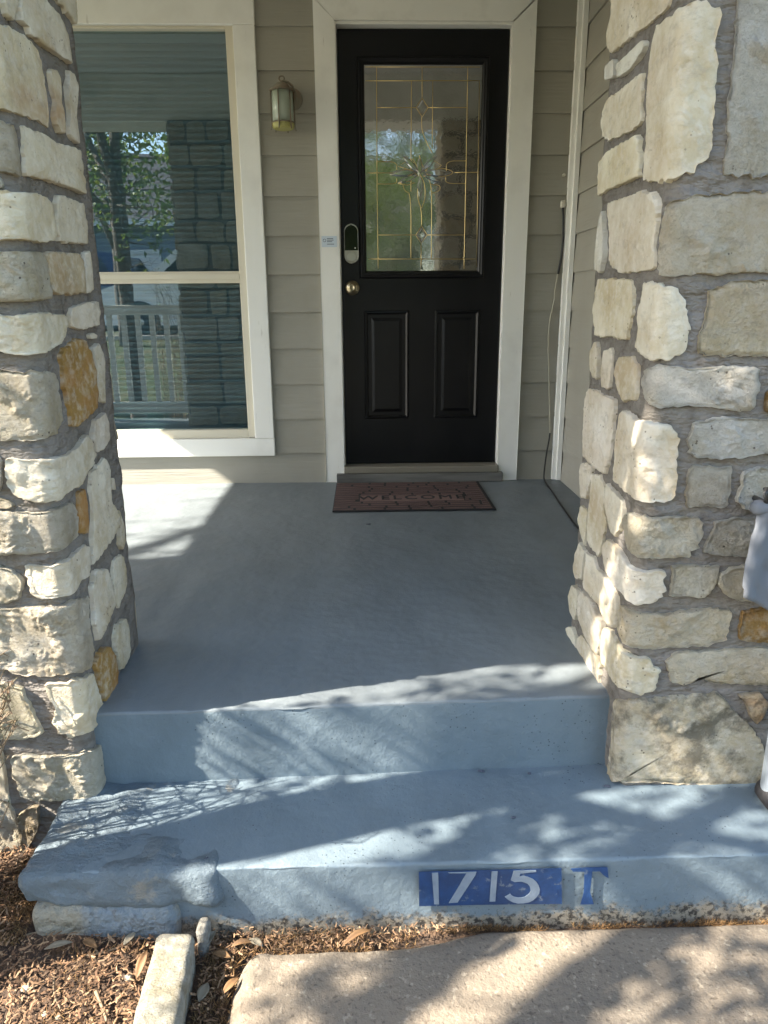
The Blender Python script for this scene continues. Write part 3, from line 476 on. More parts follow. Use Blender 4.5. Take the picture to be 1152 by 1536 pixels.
# the painted house number: flat print, each layer 1 mm proud
fr = lambda y: (lambda x, z: (x, y, z))
def paint_layer(name, poly, y, mat):
    o = MB().prism(poly, fr(y), fr(y+.0012)).build(name, mat, step); return o
FY = -2.5655
pl = [(x, min(z, -.204)) for x, z in PANEL]
paint_layer('number_panel', pl, FY, M['blue_paint'])
for d in DIGITS: paint_layer('digit', [(x, min(z, -.206)) for x, z in d], FY-.0014, M['digit_paint'])
paint_layer('letter', [(x, min(z, -.204)) for x, z in LETTER], FY, M['letter_paint'])

# rough limestone slab that ends the step on the left, its paint worn off the ridges
slab = thing('stone_slab', 'rough limestone slab with worn blue-grey paint at the left end of the step', 'stone slab', (-.56, -2.46, ZG))
lump('slab', (-.708, -2.564, -.268), (-.31, -2.262, ZS+.0015), M['slab'], slab, .008, .0105, 14, .016, 4)
lump('base_slab', (-.695, -2.572, -.395), (-.40, -2.33, -.269), M['slab_base'], slab, .012, .008, 10, .022, 9)
# edging stones between mulch and walk
e1 = lump('edging_stone', (-.408, -3.10, ZG-.06), (-.326, -2.612, ZG+.070), M['base_stone'], None, .010, .0045, 14, .020, 2)
for v_ in e1.data.vertices: v_.co.x += .010-(v_.co.y+3.1)*.062
e1.color = (.42, .395, .32, 0); e1.data.materials[0] = M['split']
tag(e1, 'long pale limestone edging block between mulch bed and front walk', 'edging stone', 'edging stones of the bed')
e2 = lump('edging_stone', (-.352, -2.607, ZG-.06), (-.330, -2.566, ZG+.052), M['split'], None, .008, .003, 20, .008, 5)
e2.color = (.33, .31, .27, 0)
tag(e2, 'narrow grey stone wedged between edging block and step', 'edging stone', 'edging stones of the bed')

# ------------------------------------------------------------------ the house front
house = thing('house', 'house front with taupe lap siding, black glazed door and white trim', 'house', (0, .1, 0))
XS = 1.04                                   # face of the side wall that closes the porch on the right
CEIL = 2.46
def board(x0, x1, zb, ht, y=0.0, clip_top=None):
    """one lap board: a wedge, thick at its lower edge"""
    zt = zb+ht+.025
    if clip_top: zt = min(zt, clip_top)
    mb = MB(); j = random.uniform(-.0012, .0012)
    a, b = y-.015+j, y-.001+j
    mb.add([(x0, a, zb), (x1, a, zb), (x1, .05+y, zb), (x0, .05+y, zb), (x0, b, zt), (x1, b, zt), (x1, .05+y, zt), (x0, .05+y, zt)],
           [(3, 2, 1, 0), (4, 5, 6, 7), (0, 1, 5, 4), (1, 2, 6, 5), (2, 3, 7, 6), (3, 0, 4, 7)])
    return mb
PITCHB = 0.1775
WL, WR, WT, WB = -1.535, -.568, 2.112, .240
for k in range(-1, 14):
    zb = -.02 if k == -1 else .158+PITCHB*k
    ht = .158+.02 if k == -1 else PITCHB
    if zb > CEIL: break
    segs = [(-.472, -.206), (.797, XS)]
    if zb+ht <= .20: segs = [(-4.2, -.206), (.797, XS)]
    elif zb < .25: segs = [(-4.2, -1.62), (-.60, -.206), (.797, XS)]
    elif zb > 2.2: segs = [(-4.2, XS)]
    else: segs = [(-4.2, -1.66)]+segs
    if k == 11:                          # the course above window and door casings
        for x0, x1, z0_ in ((WL-.16, WR+.135, 2.2285), (WR+.135, .797, 2.2215)):
            board(x0, x1, z0_, zb+ht-z0_, clip_top=CEIL).build('siding_board', M['siding'], house)
    for x0, x1 in segs: board(x0, x1, zb, ht, clip_top=CEIL).build('siding_board', M['siding'], house)
    # the side wall's boards (the porch's right end)
    mb = MB(); zt = min(zb+ht+.025, CEIL)
    a, b = XS-.012, XS-.001
    mb.add([(a, -2.1, zb), (a, 0, zb), (XS+.05, 0, zb), (XS+.05, -2.1, zb), (b, -2.1, zt), (b, 0, zt), (XS+.05, 0, zt), (XS+.05, -2.1, zt)],
           [(3, 2, 1, 0)[::-1], (4, 5, 6, 7)[::-1], (0, 1, 5, 4)[::-1], (1, 2, 6, 5)[::-1], (2, 3, 7, 6)[::-1], (3, 0, 4, 7)[::-1]])
    mb.build('siding_board', M['siding'], house)
box('wall', (-4.3, .34, -.4), (6.0, .50, 3.0), M['siding'], house)
box('wall', (XS+.06, -2.06, -.4), (6.0, .33, 2.75), M['siding'], house)
# inside corner board (a thin L)
L2 = [(.986, -.0135), (.986, -.034), (XS-.034, -.034), (XS-.034, -.05), (XS-.013, -.05), (XS-.013, -.0135)]
MB().prism(L2, lambda x, y: (x, y, .004), lambda x, y: (x, y, CEIL)).build('corner_board', M['white'], house, bevel=.0015)
# porch ceiling, front beam, eave, roof
for i in range(24):
    y0 = -2.80+i*.1195
    box('ceiling_board', (-3.72, y0+.002, CEIL), (XS, y0+.1175, CEIL+.02), M['ceil'], house)
box('ceiling', (-3.72, -2.80, CEIL+.021), (XS, .34, CEIL+.05), M['ceil'], house)
box('beam', (-3.75, -2.27, 2.155), (XS+.0, -1.93, CEIL-.001), M['white_h'], house, bevel=.004)
box('beam', (-3.535, -1.92, 2.26), (-3.40, -.015, CEIL-.001), M['white'], house, bevel=.004)
box('fascia', (-3.72, -2.835, CEIL-.06), (6.0, -2.805, CEIL+.14), M['white_h'], house, bevel=.003)
MB().prism([(-2.86, CEIL+.06), (-2.86, CEIL+.12), (3.6, CEIL+3.2), (3.6, CEIL+3.14)], lambda y, z: (-3.73, y, z), lambda y, z: (6.2, y, z)).build('roof', M['neigh_roof'], house)
MB().prism([(-2.80, CEIL+.05), (3.5, CEIL+.05), (3.5, CEIL+3.0)], lambda y, z: (-3.70, y, z), lambda y, z: (-3.66, y, z)).build('gable', M['siding'], house)

# --- window (part) > frame, sash rail, pane, slat
WL, WR, WT, WB = -1.535, -.568, 2.112, .240
wnd = MB()
wnd.box((WL-.1, -.030, WT), (WR+.1, .02, WT+.115)); wnd.box((WL-.1, -.031, WB-.092), (WR+.1, .02, WB-.001))
wnd.box((WL-.098, -.0285, WB), (WL, .02, WT-.0005)); wnd.box((WR, -.0285, WB), (WR+.098, .02, WT-.0005))
window = wnd.build('window', M['white'], house, bevel=.003); window['label'] = 'double-hung window with white casing'
f = MB(); iz = .018
f.box((WL+.001, -.010, WB), (WL+.036, .06, WT)); f.box((WR-.036, -.010, WB), (WR-.001, .06, WT))
f.box((WL+.036, -.010, WT-.012), (WR-.036, .06, WT)); f.box((WL+.036, -.010, WB), (WR-.036, .06, WB+.044))
f.build('frame', M['vinyl'], window, bevel=.003)
MB().box((WL+.036, -.004, 1.008), (WR-.036, .05, 1.063)).box((WL+.036, -.012, 1.026), (WR-.036, -.0041, 1.052)).build('meeting_rail', M['vinyl'], window, bevel=.002)
MB().box((WL+.036, .026, 1.063), (WR-.036, .030, WT-.012)).build('pane', M['pane'], window)
MB().box((WL+.036, .018, WB+.044), (WR-.036, .022, 1.008)).build('pane', M['pane'], window)
slat_me = None; z = WB+.03
while z < WT+.01:
    if slat_me is None:
        mb = MB(); pr = [(-.012, .0155), (-.006, .006), (.0, -.001), (.006, -.009), (.010, -.0165), (.0108, -.0160), (.007, -.0080), (.001, 0.0), (-.005, .007), (-.0112, .0160)]
        mb.prism(pr, lambda y, zz: (WL+.04, .075+y, zz), lambda y, zz: (WR-.04, .075+y, zz))
        so = mb.build('slat', M['slat'], window, smooth=False); slat_me = so.data; so.location = (0, 0, z)
    else:
        so = bpy.data.objects.new('slat', slat_me); C.objects.link(so); join(so, window); so.location = (0, 0, z)
    z += .0275
box('blind_headrail', (WL+.037, .055, WT-.05), (WR-.037, .10, WT-.013), M['slat'], window)

# --- door casing, jambs, threshold
DL, DR, DT, DB = -.105, .694, 2.116, .088
cs = MB()
yo = -.032
def mitred(x_in, x_out, z_in, z_out, zb):
    return [(x_in, zb), (x_out, zb), (x_out, z_out), (x_in, z_in)]
for xi, xo in ((DL-.008, -.204), (DR+.004, .797)):
    cs = MB().prism(mitred(xi, xo, DT+.012, DT+.103, .004), fr(yo), fr(.02)); cs.build('door_casing', M['white'], house, bevel=.003)
MB().prism([(DL-.008, DT+.0125), (-.204, DT+.1035), (.797, DT+.1035), (DR+.004, DT+.0125)], fr(yo), fr(.02)).build('door_casing', M['white_h'], house, bevel=.003)
for xi, xo in ((DL-.0075, DL), (DR, DR+.0035)):
    box('door_jamb', (xi, -.020, .09), (xo, .10, DT), M['white'], house)
box('door_jamb', (DL-.0075, -.020, DT), (DR+.0035, .10, DT+.0115), M['white'], house)
box('threshold', (DL-.004, -.052, .052), (DR+.004, .10, .086), M['sill_metal'], house, bevel=.004)
box('threshold_board', (-.150, -.060, .002), (.720, .10, .050), M['old_wood'], house, bevel=.003)

# --- door (part) > raised panels, lite frame, glass, came, knob, lock
door = MB().box((DL+.003, .030, DB), (DR-.003, .072, DT-.003)).build('door', M['black'], house, bevel=.002)
door['label'] = 'black door with leaded glass light'
GX0, GX1, GZ0, GZ1 = .020, .567, 1.062, 1.966
def ring(name, x0, x1, z0, z1, prof, mat, parent):
    """a mitred moulding round a rectangle; prof = (inset, y) pairs"""
    mb = MB(); n = len(prof)
    for ins, y in prof:
        mb.v += [(x0+ins, y, z0+ins), (x1-ins, y, z0+ins), (x1-ins, y, z1-ins), (x0+ins, y, z1-ins)]
    for k in range(n-1):
        for i in range(4): mb.f.append((k*4+i, k*4+(i+1) % 4, (k+1)*4+(i+1) % 4, (k+1)*4+i))
    return mb.build(name, mat, parent)
ring('lite_frame', GX0-.036, GX1+.036, GZ0-.036, GZ1+.036, [(0, .0299), (.001, .020), (.006, .015), (.014, .013), (.020, .0165), (.026, .0165), (.031, .021), (.036, .0285), (.0365, .05)], M['black'], door)
MB().box((GX0-.002, .0275, GZ0-.002), (GX1+.002, .0295, GZ1+.002)).build('glass', M['obscure'], door)
cm = MB()
for line in CAME:
    pts = [(x, z) for x, z in line]
    if len(pts) > 2:
        closed = pts[0] == pts[-1]
        for _ in range(2 if len(pts) != 5 else 0):
            q = [pts[0]]
            for a, b in zip(pts[:-1], pts[1:]): q += [(a[0]*.75+b[0]*.25, a[1]*.75+b[1]*.25), (a[0]*.25+b[0]*.75, a[1]*.25+b[1]*.75)]
            pts = q+[pts[-1]]
    pts = [(min(max(x, GX0+.001), GX1-.001), min(max(z, GZ0+.001), GZ1-.001)) for x, z in pts]
    cm.tube([(x, .0268, z) for x, z in pts], .0019, 6)
cm.build('came', M['brass'], door, smooth=True)
def bevel_glass(cx, cz, a, b, rot, n=16, pointed=False):
    mb = MB(); rim = []; top = []
    for k in range(n):
        t = 2*PI*k/n
        if pointed:
            x, z = a*math.cos(t)*(abs(math.cos(t))**.35), b*math.sin(t)*(abs(math.sin(t))**.2 if n > 4 else 1)
        else: x, z = a*math.cos(t), b*math.sin(t)
        c, s = math.cos(rot), math.sin(rot); X, Z = x*c-z*s, x*s+z*c
        rim.append((cx+X, .0273, cz+Z)); top.append((cx+X*.62, .0238, cz+Z*.62))
    mb.add(rim+top, [(i, (i+1) % n, n+(i+1) % n, n+i) for i in range(n)]+[tuple(range(n, 2*n))])
    return mb.build('bevel_glass', M['bevel'], door)
dia = [l for l in CAME if len(l) == 5 and abs(l[0][0]-l[-1][0]) < .002]
for l in dia:
    cx = sum(p[0] for p in l[:4])/4; cz = sum(p[1] for p in l[:4])/4
    bevel_glass(cx, cz, abs(l[1][0]-l[3][0])/2*.9, abs(l[0][1]-l[2][1])/2*.9, 0, 4)
MX, MZ = .279, 1.503
for (dx, dz, a, b, r) in ((-.075, .004, .072, .016, .06), (.085, .004, .072, .018, -.05), (-.055, -.022, .055, .012, .35), (.062, -.020, .052, .012, -.35),
                          (-.040, .042, .055, .013, -.75), (.045, .044, .055, .013, .75), (.004, -.055, .05, .014, 1.5), (.0, .03, .045, .014, 1.55)):
    bevel_glass(MX+dx, MZ+dz, a, b, r, 16, True)
for x0, x1 in ((.004, .231), (.361, .589)):
    ring('raised_panel', x0, x1, .327, .872, [(0, .0299), (.004, .0235), (.010, .0225), (.016, .027), (.024, .0345), (.030, .0345), (.036, .030), (.050, .024), (.052, .0235), (.09, .0235), (.11, .0235)], M['black'], door)
    MB().prism([(x0+.11, .437), (x1-.11, .437), (x1-.11, .762), (x0+.11, .762)], fr(.0235), fr(.0285)).build('panel_field', M['black'], door) if x1-x0 > .22 else None
# knob with keyway
KX, KZ = -.053, .982
MB().lathe([(.0355, .030), (.0355, .024), (.030, .020), (.016, .016), (.014, -.006), (.020, -.014), (.0285, -.024), (.0290, -.034), (.025, -.042), (.016, -.046), (.0155, -.0485), (.0095, -.0485), (.009, -.0465), (.0005, -.0465)], (KX, 0, KZ), 'y', 32).build('knob', M['old_brass'], door, smooth=True)
# keypad deadbolt: nickel body, black face, turn cover
def stadium(x, z0, z1, r, n=12):
    return [(x+r*math.cos(PI*k/n), z1-r+r*math.sin(PI*k/n)) for k in range(n+1)]+[(x+r*math.cos(PI+PI*k/n), z0+r+r*math.sin(PI+PI*k/n)) for k in range(n+1)]
LX = -.0535
MB().prism(stadium(LX, 1.097, 1.278, .0345), fr(.002), fr(.030)).build('lock_body', M['nickel'], door, bevel=.0012)
scr = [(LX+.0318*math.cos(PI*k/12), 1.240+.0318*math.sin(PI*k/12)) for k in range(13)]+[(LX-.0318, 1.157), (LX+.0318, 1.157)]
MB().prism(scr, fr(-.0005), fr(.0018)).build('lock_screen', M['black_gloss'], door, bevel=.0007)
MB().lathe([(.0005, -.004), (.023, -.004), (.025, -.001), (.025, .0015)], (LX, 0, 1.127), 'y', 28).build('lock_cylinder', M['nickel'], door, smooth=False)
MB().lathe([(.0005, .0006), (.0042, .0006), (.0042, .0014)], (LX, 0, 1.2715), 'y', 12).build('lock_hole', M['print'], door)
MB().lathe([(.0005, -.0012), (.0032, -.0012), (.0032, .0)], (LX+.018, 0, 1.1675), 'y', 12).build('lock_button', M['lamp_lens'], door)

# ------------------------------------------------------------------ things on the porch
# wall lantern
LXc, LYc, LZ = -.352, -.085, 1.678
lan = thing('wall_lantern', 'small wall lantern with frosted glass and scroll arm between window and door', 'wall lamp', (LXc, 0, LZ+.1))
MB().lathe([(.046, -.011), (.046, -.022), (.030, -.028), (.012, -.031)], (LXc+.040, 0, LZ+.135), 'y', 24).build('backplate', M['bronze'], lan, smooth=False)
arm = [(LXc+.040, -.028, LZ+.11), (LXc+.052, -.045, LZ+.13), (LXc+.054, -.06, LZ+.155), (LXc+.046, -.07, LZ+.178), (LXc+.028, -.078, LZ+.190), (LXc+.008, LYc, LZ+.194), (LXc, LYc, LZ+.186)]
MB().tube(arm, .0045, 8).build('arm', M['bronze'], lan, smooth=True)
MB().tube([(LXc+.012*math.cos(t), LYc, LZ+.203+.010*math.sin(t)) for t in [2*PI*k/20 for k in range(21)]], .0032, 8).build('finial_ring', M['bronze'], lan, smooth=True)
MB().lathe([(.006, .193), (.007, .186), (.026, .182), (.034, .172), (.036, .162), (.057, .157), (.058, .153), (.050, .150)], (LXc, LYc, LZ), 'z', 24).build('cap', M['bronze'], lan)
MB().lathe([(.047, .150), (.048, .09), (.047, .022)], (LXc, LYc, LZ), 'z', 28).build('glass_shade', M['lantern_glass'], lan, smooth=True)
MB().lathe([(.050, .021), (.051, .012), (.048, .000), (.040, -.004)], (LXc, LYc, LZ), 'z', 24).build('base', M['lantern_base'], lan)
for k in range(6):
    a = 2*PI*k/6+.26
    x, y = LXc+.053*math.cos(a), LYc+.053*math.sin(a)
    MB().tube([(x, y, LZ+.155), (x, y, LZ+.010), (x+.004*math.cos(a), y+.004*math.sin(a), LZ-.008)], .0032, 6).build('bar', M['bronze'], lan, smooth=True)
MB().tube([(LXc+.051*math.cos(t), LYc+.051*math.sin(t), LZ+.022) for t in [2*PI*k/24 for k in range(25)]], .003, 6).build('ring', M['bronze'], lan, smooth=True)

# sticker on the casing
stk = thing('alarm_sticker', 'small pale blue sticker on the left door casing', 'sticker', (-.158, -.034, 1.195))
MB().box((-.196, -.0336, 1.170), (-.122, -.0325, 1.220)).build('paper', M['sticker'], stk)
MB().tube([(-.182+.0065*math.cos(t), -.0338, 1.200+.0065*math.sin(t)) for t in [2*PI*k/16 for k in range(17)]], .0012, 4).build('emblem', M['print'], stk)
for (x0, x1, zz) in ((-.170, -.140, 1.207), (-.170, -.138, 1.200), (-.170, -.145, 1.193), (-.170, -.136, 1.182)):
    MB().box((x0, -.0341, zz), (x1, -.0337, zz+.0028)).build('print_line', M['print'], stk)

# doormat: rubber slab, brick-like ribs, plaque with lettering
MX0, MX1, MY0, MY1 = -.152, .590, -.612, -.072
mat_ = thing('doormat', 'rust-brown rubber doormat with brick ribs and the word WELCOME', 'doormat', ((MX0+MX1)/2, (MY0+MY1)/2, 0))
MB().box((MX0, MY0, .002), (MX1, MY1, .008)).build('backing', M['rubber_black'], mat_, bevel=.002)
rows = 14; rh = (MY1-MY0-.012)/rows
PX0, PX1, PR0, PR1 = MX0+.118, MX1-.118, 4, 7
rng = random.Random(3)
brick_shapes = {}
def rib(x0, x1, y0, y1):
    key = round(x1-x0, 2)
    o = MB().box((x0, y0, .0082), (x1, y1, .0102)).build('brick', M['rubber'], mat_, bevel=.0006, seg=1)
    return o
for r in range(rows):
    y0 = MY0+.006+r*rh; x = MX0+.004
    while x < MX1-.006:
        L = rng.uniform(.075, .19); x1 = min(x+L, MX1-.004)
        if MX1-.004-x1 < .04: x1 = MX1-.004
        spans = [(x, x1-.012)]
        if PR0 <= r < PR1:
            spans = [s for s in ((x, min(x1-.012, PX0)), (max(x, PX1), x1-.012)) if s[1]-s[0] > .01]
        for s in spans: rib(s[0], s[1], y0+.007, y0+rh-.007)
        x = x1
MB().box((PX0+.006, MY0+.006+PR0*rh+.003, .0082), (PX1-.006, MY0+.006+PR1*rh-.003, .0102)).build('plaque', M['rubber_pale'], mat_, bevel=.002)
cu = bpy.data.curves.new('lettering', 'FONT'); cu.body = 'WELCOME'; cu.size = .112; cu.extrude = .0006; cu.align_x = 'CENTER'; cu.align_y = 'CENTER'; cu.space_character = 1.28
tmp = bpy.data.objects.new('lettering', cu); C.objects.link(tmp)
me = bpy.data.meshes.new_from_object(tmp.evaluated_get(bpy.context.evaluated_depsgraph_get())); bpy.data.objects.remove(tmp)
ob = bpy.data.meshes.new('lettering'); vv = [tuple(v.co) for v in me.vertices]; ff = [tuple(p_.vertices) for p_ in me.polygons]; nv_ = len(vv)
ob.from_pydata([(x_+dx_, y_+dy_, z_+dz_) for dx_, dy_, dz_ in ((-.0016, -.001, 0), (.0016, .001, .0003)) for x_, y_, z_ in vv], [], ff+[tuple(i_+nv_ for i_ in f_) for f_ in ff]); me = ob   # two strikes of the stamp: a bold face
tx = bpy.data.objects.new('lettering', me); C.objects.link(tx); me.materials.clear(); me.materials.append(M['rubber_black'])
join(tx, mat_); tx.location = ((PX0+PX1)/2, MY0+.006+(PR0+PR1)/2*rh, .0110); tx.scale = (.80, .88, 1)

# cable and its nail in the corner
cab = thing('cable', 'thin black and white cable running down the siding in the porch corner', 'cable', (.96, -.03, .7))
def wire(name, pts, mat, r=.0026):
    q = [Vector(p) for p in pts]
    for _ in range(2):
        n = [q[0]]
        for a, b in zip(q[:-1], q[1:]): n += [a*.75+b*.25, a*.25+b*.75]
        q = n+[q[-1]]
    return MB().tube(q, r, 6).build(name, mat, cab, smooth=True)
wire('black_wire', [(.968, -.020, 1.345), (.972, -.026, 1.30), (.978, -.024, 1.22), (.976, -.024, 1.13), (.968, -.022, 1.075), (.962, -.022, 1.04)], M['wire_black'], .0055)
wire('white_wire', [(.962, -.022, 1.045), (.955, -.022, .99), (.950, -.022, .955), (.953, -.024, .93), (.945, -.022, .885), (.935, -.022, .83), (.930, -.022, .76), (.934, -.022, .69), (.932, -.024, .68), (.940, -.022, .62), (.944, -.022, .54), (.952, -.022, .46), (.957, -.022, .38), (.962, -.022, .31), (.966, -.022, .245)], M['wire_white'], .0034)
wire('black_wire', [(.966, -.022, .25), (.962, -.024, .205), (.952, -.022, .13), (.946, -.025, .05), (.944, -.032, .008), (.938, -.09, .005), (.928, -.24, .005), (.914, -.40, .005), (.896, -.62, .005), (.88, -.85, .005), (.868, -1.1, .005), (.86, -1.4, .005)], M['wire_black'], .004)
lump('caulk', (.957, -.030, 1.345), (.982, -.014, 1.378), M['caulk'], cab, .006, .004, 60, .006, 1)
nl = MB().lathe([(.0005, -.024), (.006, -.024), (.008, -.016), (.008, -.008)], (.966, 0, 1.49), 'y', 12).build('nail_head', M['caulk'])
tag(nl, 'white caulked nail head on the siding above the cable', 'nail')

# ------------------------------------------------------------------ stone columns
TONES = {'c': (.62, .56, .45, .12), 'w': (.65, .62, .55, .05), 'o': (.36, .225, .075, .75), 't': (.47, .38, .25, .35), 's': (.58, .51, .38, .55),
         'g': (.52, .475, .39, .12), 'y': (.65, .585, .45, .14), 'S': (.68, .60, .45, .20), 'D': (.58, .51, .385, .15)}
def wrap(xc, yc, m, r=.022):
    """(u, z, h) on a column corner: u<0 runs along the front face, u>0 along the side face; m=+1 side faces +X, -1 side faces -X"""
    def P(u, z, h):
        if u < -r: return Vector((xc+m*u, yc-h, z))
        if u > r: return Vector((xc+m*h, yc+u, z))
        t = (u+r)/(2*r)*PI/2
        return Vector((xc-m*r+m*(r+h)*math.sin(t), yc+r-(r+h)*math.cos(t), z))
    return P
def flat(o, ud, n):
    o, ud, n = Vector(o), Vector(ud), Vector(n)
    return lambda u, z, h: o+ud*u+Vector((0, 0, z))+n*h
def stone(parent, poly, P, tone, seed, amp_front, fine=True, split=lambda u: True, flip=False):
    rng = random.Random(seed)
    cx = sum(p[0] for p in poly)/len(poly); cz = sum(p[1] for p in poly)/len(poly)
    A = sx = sz = 0
    for (a, b), (c, d) in zip(poly, poly[1:]+poly[:1]):
        k = a*d-c*b; A += k; sx += (a+c)*k; sz += (b+d)*k
    if abs(A) > 1e-6: cx, cz = sx/(3*A), sz/(3*A)
    if A < 0: poly = poly[::-1]
    pts = poly
    for _ in range(1):
        q = []
        for a, b in zip(pts, pts[1:]+pts[:1]): q += [(a[0]*.92+b[0]*.08, a[1]*.92+b[1]*.08), (a[0]*.08+b[0]*.92, a[1]*.08+b[1]*.92)]
        pts = q
    per = [math.dist(a, b) for a, b in zip(pts, pts[1:]+pts[:1])]; T = sum(per)
    N = int(max(24, min(150, T/.0068))) if fine else int(max(16, min(36, T/.03)))
    bd = []; k = 0; acc = 0
    for i in range(N):
        s = T*i/N
        while acc+per[k] < s: acc += per[k]; k += 1
        f = (s-acc)/per[k]; a, b = pts[k], pts[(k+1) % len(pts)]
        bd.append((a[0]+(b[0]-a[0])*f, a[1]+(b[1]-a[1])*f))
    R = (abs(A)/2/PI)**.5 if A else .05
    jit = min(.0062, R*.10)
    G = 1+min(.05, .0022/R)
    rings = [(G*1.005, -.03, 1), (G, .001, 1), (G*.990, .70, .6), (G*.974, .93, .8), (.93, .97, .9)]
    rings += [(t, 1.0, 1) for t in (tuple(.87-.82*i/max(8, min(19, int(R/.006))) for i in range(1+max(8, min(19, int(R/.006))))) if fine else (.75, .45, .15))]
    tilt = (rng.uniform(-.05, .05), rng.uniform(-.05, .05)); proud = rng.uniform(.007, .014)
    off = Vector((rng.uniform(0, 50), rng.uniform(0, 50), rng.uniform(0, 50)))
    planes = [(rng.uniform(-.32, .32), rng.uniform(-.32, .32), rng.uniform(-.2, .9)*R*.32) for _ in range(7)]
    mb = MB()
    for t, hf, na in rings:
        for i, (u, z) in enumerate(bd):
            j = 1+jit/R*(noise.fractal(Vector((u*60, z*60, seed)), .8, 2, 4) if fine else 0)*(1 if t > .9 else t)
            uu, zz = cx+(u-cx)*t*j, cz+(z-cz)*t*j
            fr_ = amp_front if split(uu) else .0042
            h = hf*proud if hf > .01 else (-.018 if hf < 0 else 0.0)
            if t < 1.0:
                q = Vector((uu, zz, 0))
                n = noise.fractal((q+off)*9, 1.0, 2.1, 3)*.55+noise.noise((q+off)*38)*.5-abs(noise.noise((q+off)*70))*.5+noise.noise((q+off)*130)*.22
                fc = max(-.0045, min(.006, min(a_*(uu-cx)+b_*(zz-cz)+c_ for a_, b_, c_ in planes)))*(fr_/.0125) if fine else 0
                h += (na*fr_*n+fc*na)*min(1, R/.05)+tilt[0]*(uu-cx)*.35+tilt[1]*(zz-cz)*.35
                h = max(h, -.001 if t > .95 else (.004 if t > .88 else .0065))
            mb.v.append(tuple(P(uu, zz, h)))
    for k in range(len(rings)-1):
        for i in range(N): mb.f.append((k*N+i, k*N+(i+1) % N, (k+1)*N+(i+1) % N, (k+1)*N+i))
    mb.f.append(tuple((len(rings)-1)*N+i for i in range(N)))
    if flip: mb.f = [f[::-1] for f in mb.f]
    front = split(cx)
    mt = M['base_stone'] if tone == 'D' else (M['split'] if front and fine or not fine else M['sawn'])
    o = mb.build('stone', mt, parent, smooth=True)
    for p_ in range(N*3): o.data.polygons[p_].use_smooth = False      # crisp broken rim
    c = TONES[tone]; v = rng.uniform(.92, 1.06)
    o.color = (c[0]*v, c[1]*v*rng.uniform(.99, 1.01), c[2]*v*rng.uniform(.96, 1.04), min(1, c[3]*rng.uniform(.6, 1.4)))
    return o
def courses(u0, u1, z0, z1, seed, wmin=.12, wmax=.30, hs=(.10, .13, .16, .19)):
    rng = random.Random(seed); z = z0; out = []
    while z < z1-.05:
        h = min(rng.choice(hs), z1-z)
        if z1-(z+h) < .07: h = z1-z
        u = u0
        while u < u1-.04:
            l = rng.uniform(wmin, wmax); e = min(u+l, u1)
            if u1-e < wmin*.7: e = u1
            g = .012; j = lambda: rng.uniform(-.009, .009)
            out.append([(u+g+j(), z+g+j()), ((u+e)/2, z+g+j()), (e-g+j(), z+g+j()), (e-g+j(), (z+z+h)/2), (e-g+j(), z+h-g+j()), ((u+e)/2, z+h-g+j()), (u+g+j(), z+h-g+j()), (u+g+j(), z+h/2)])
            u = e
        z += h
    return out
def bb(p): return min(a for a, b in p), max(a for a, b in p), min(b for a, b in p), max(b for a, b in p)
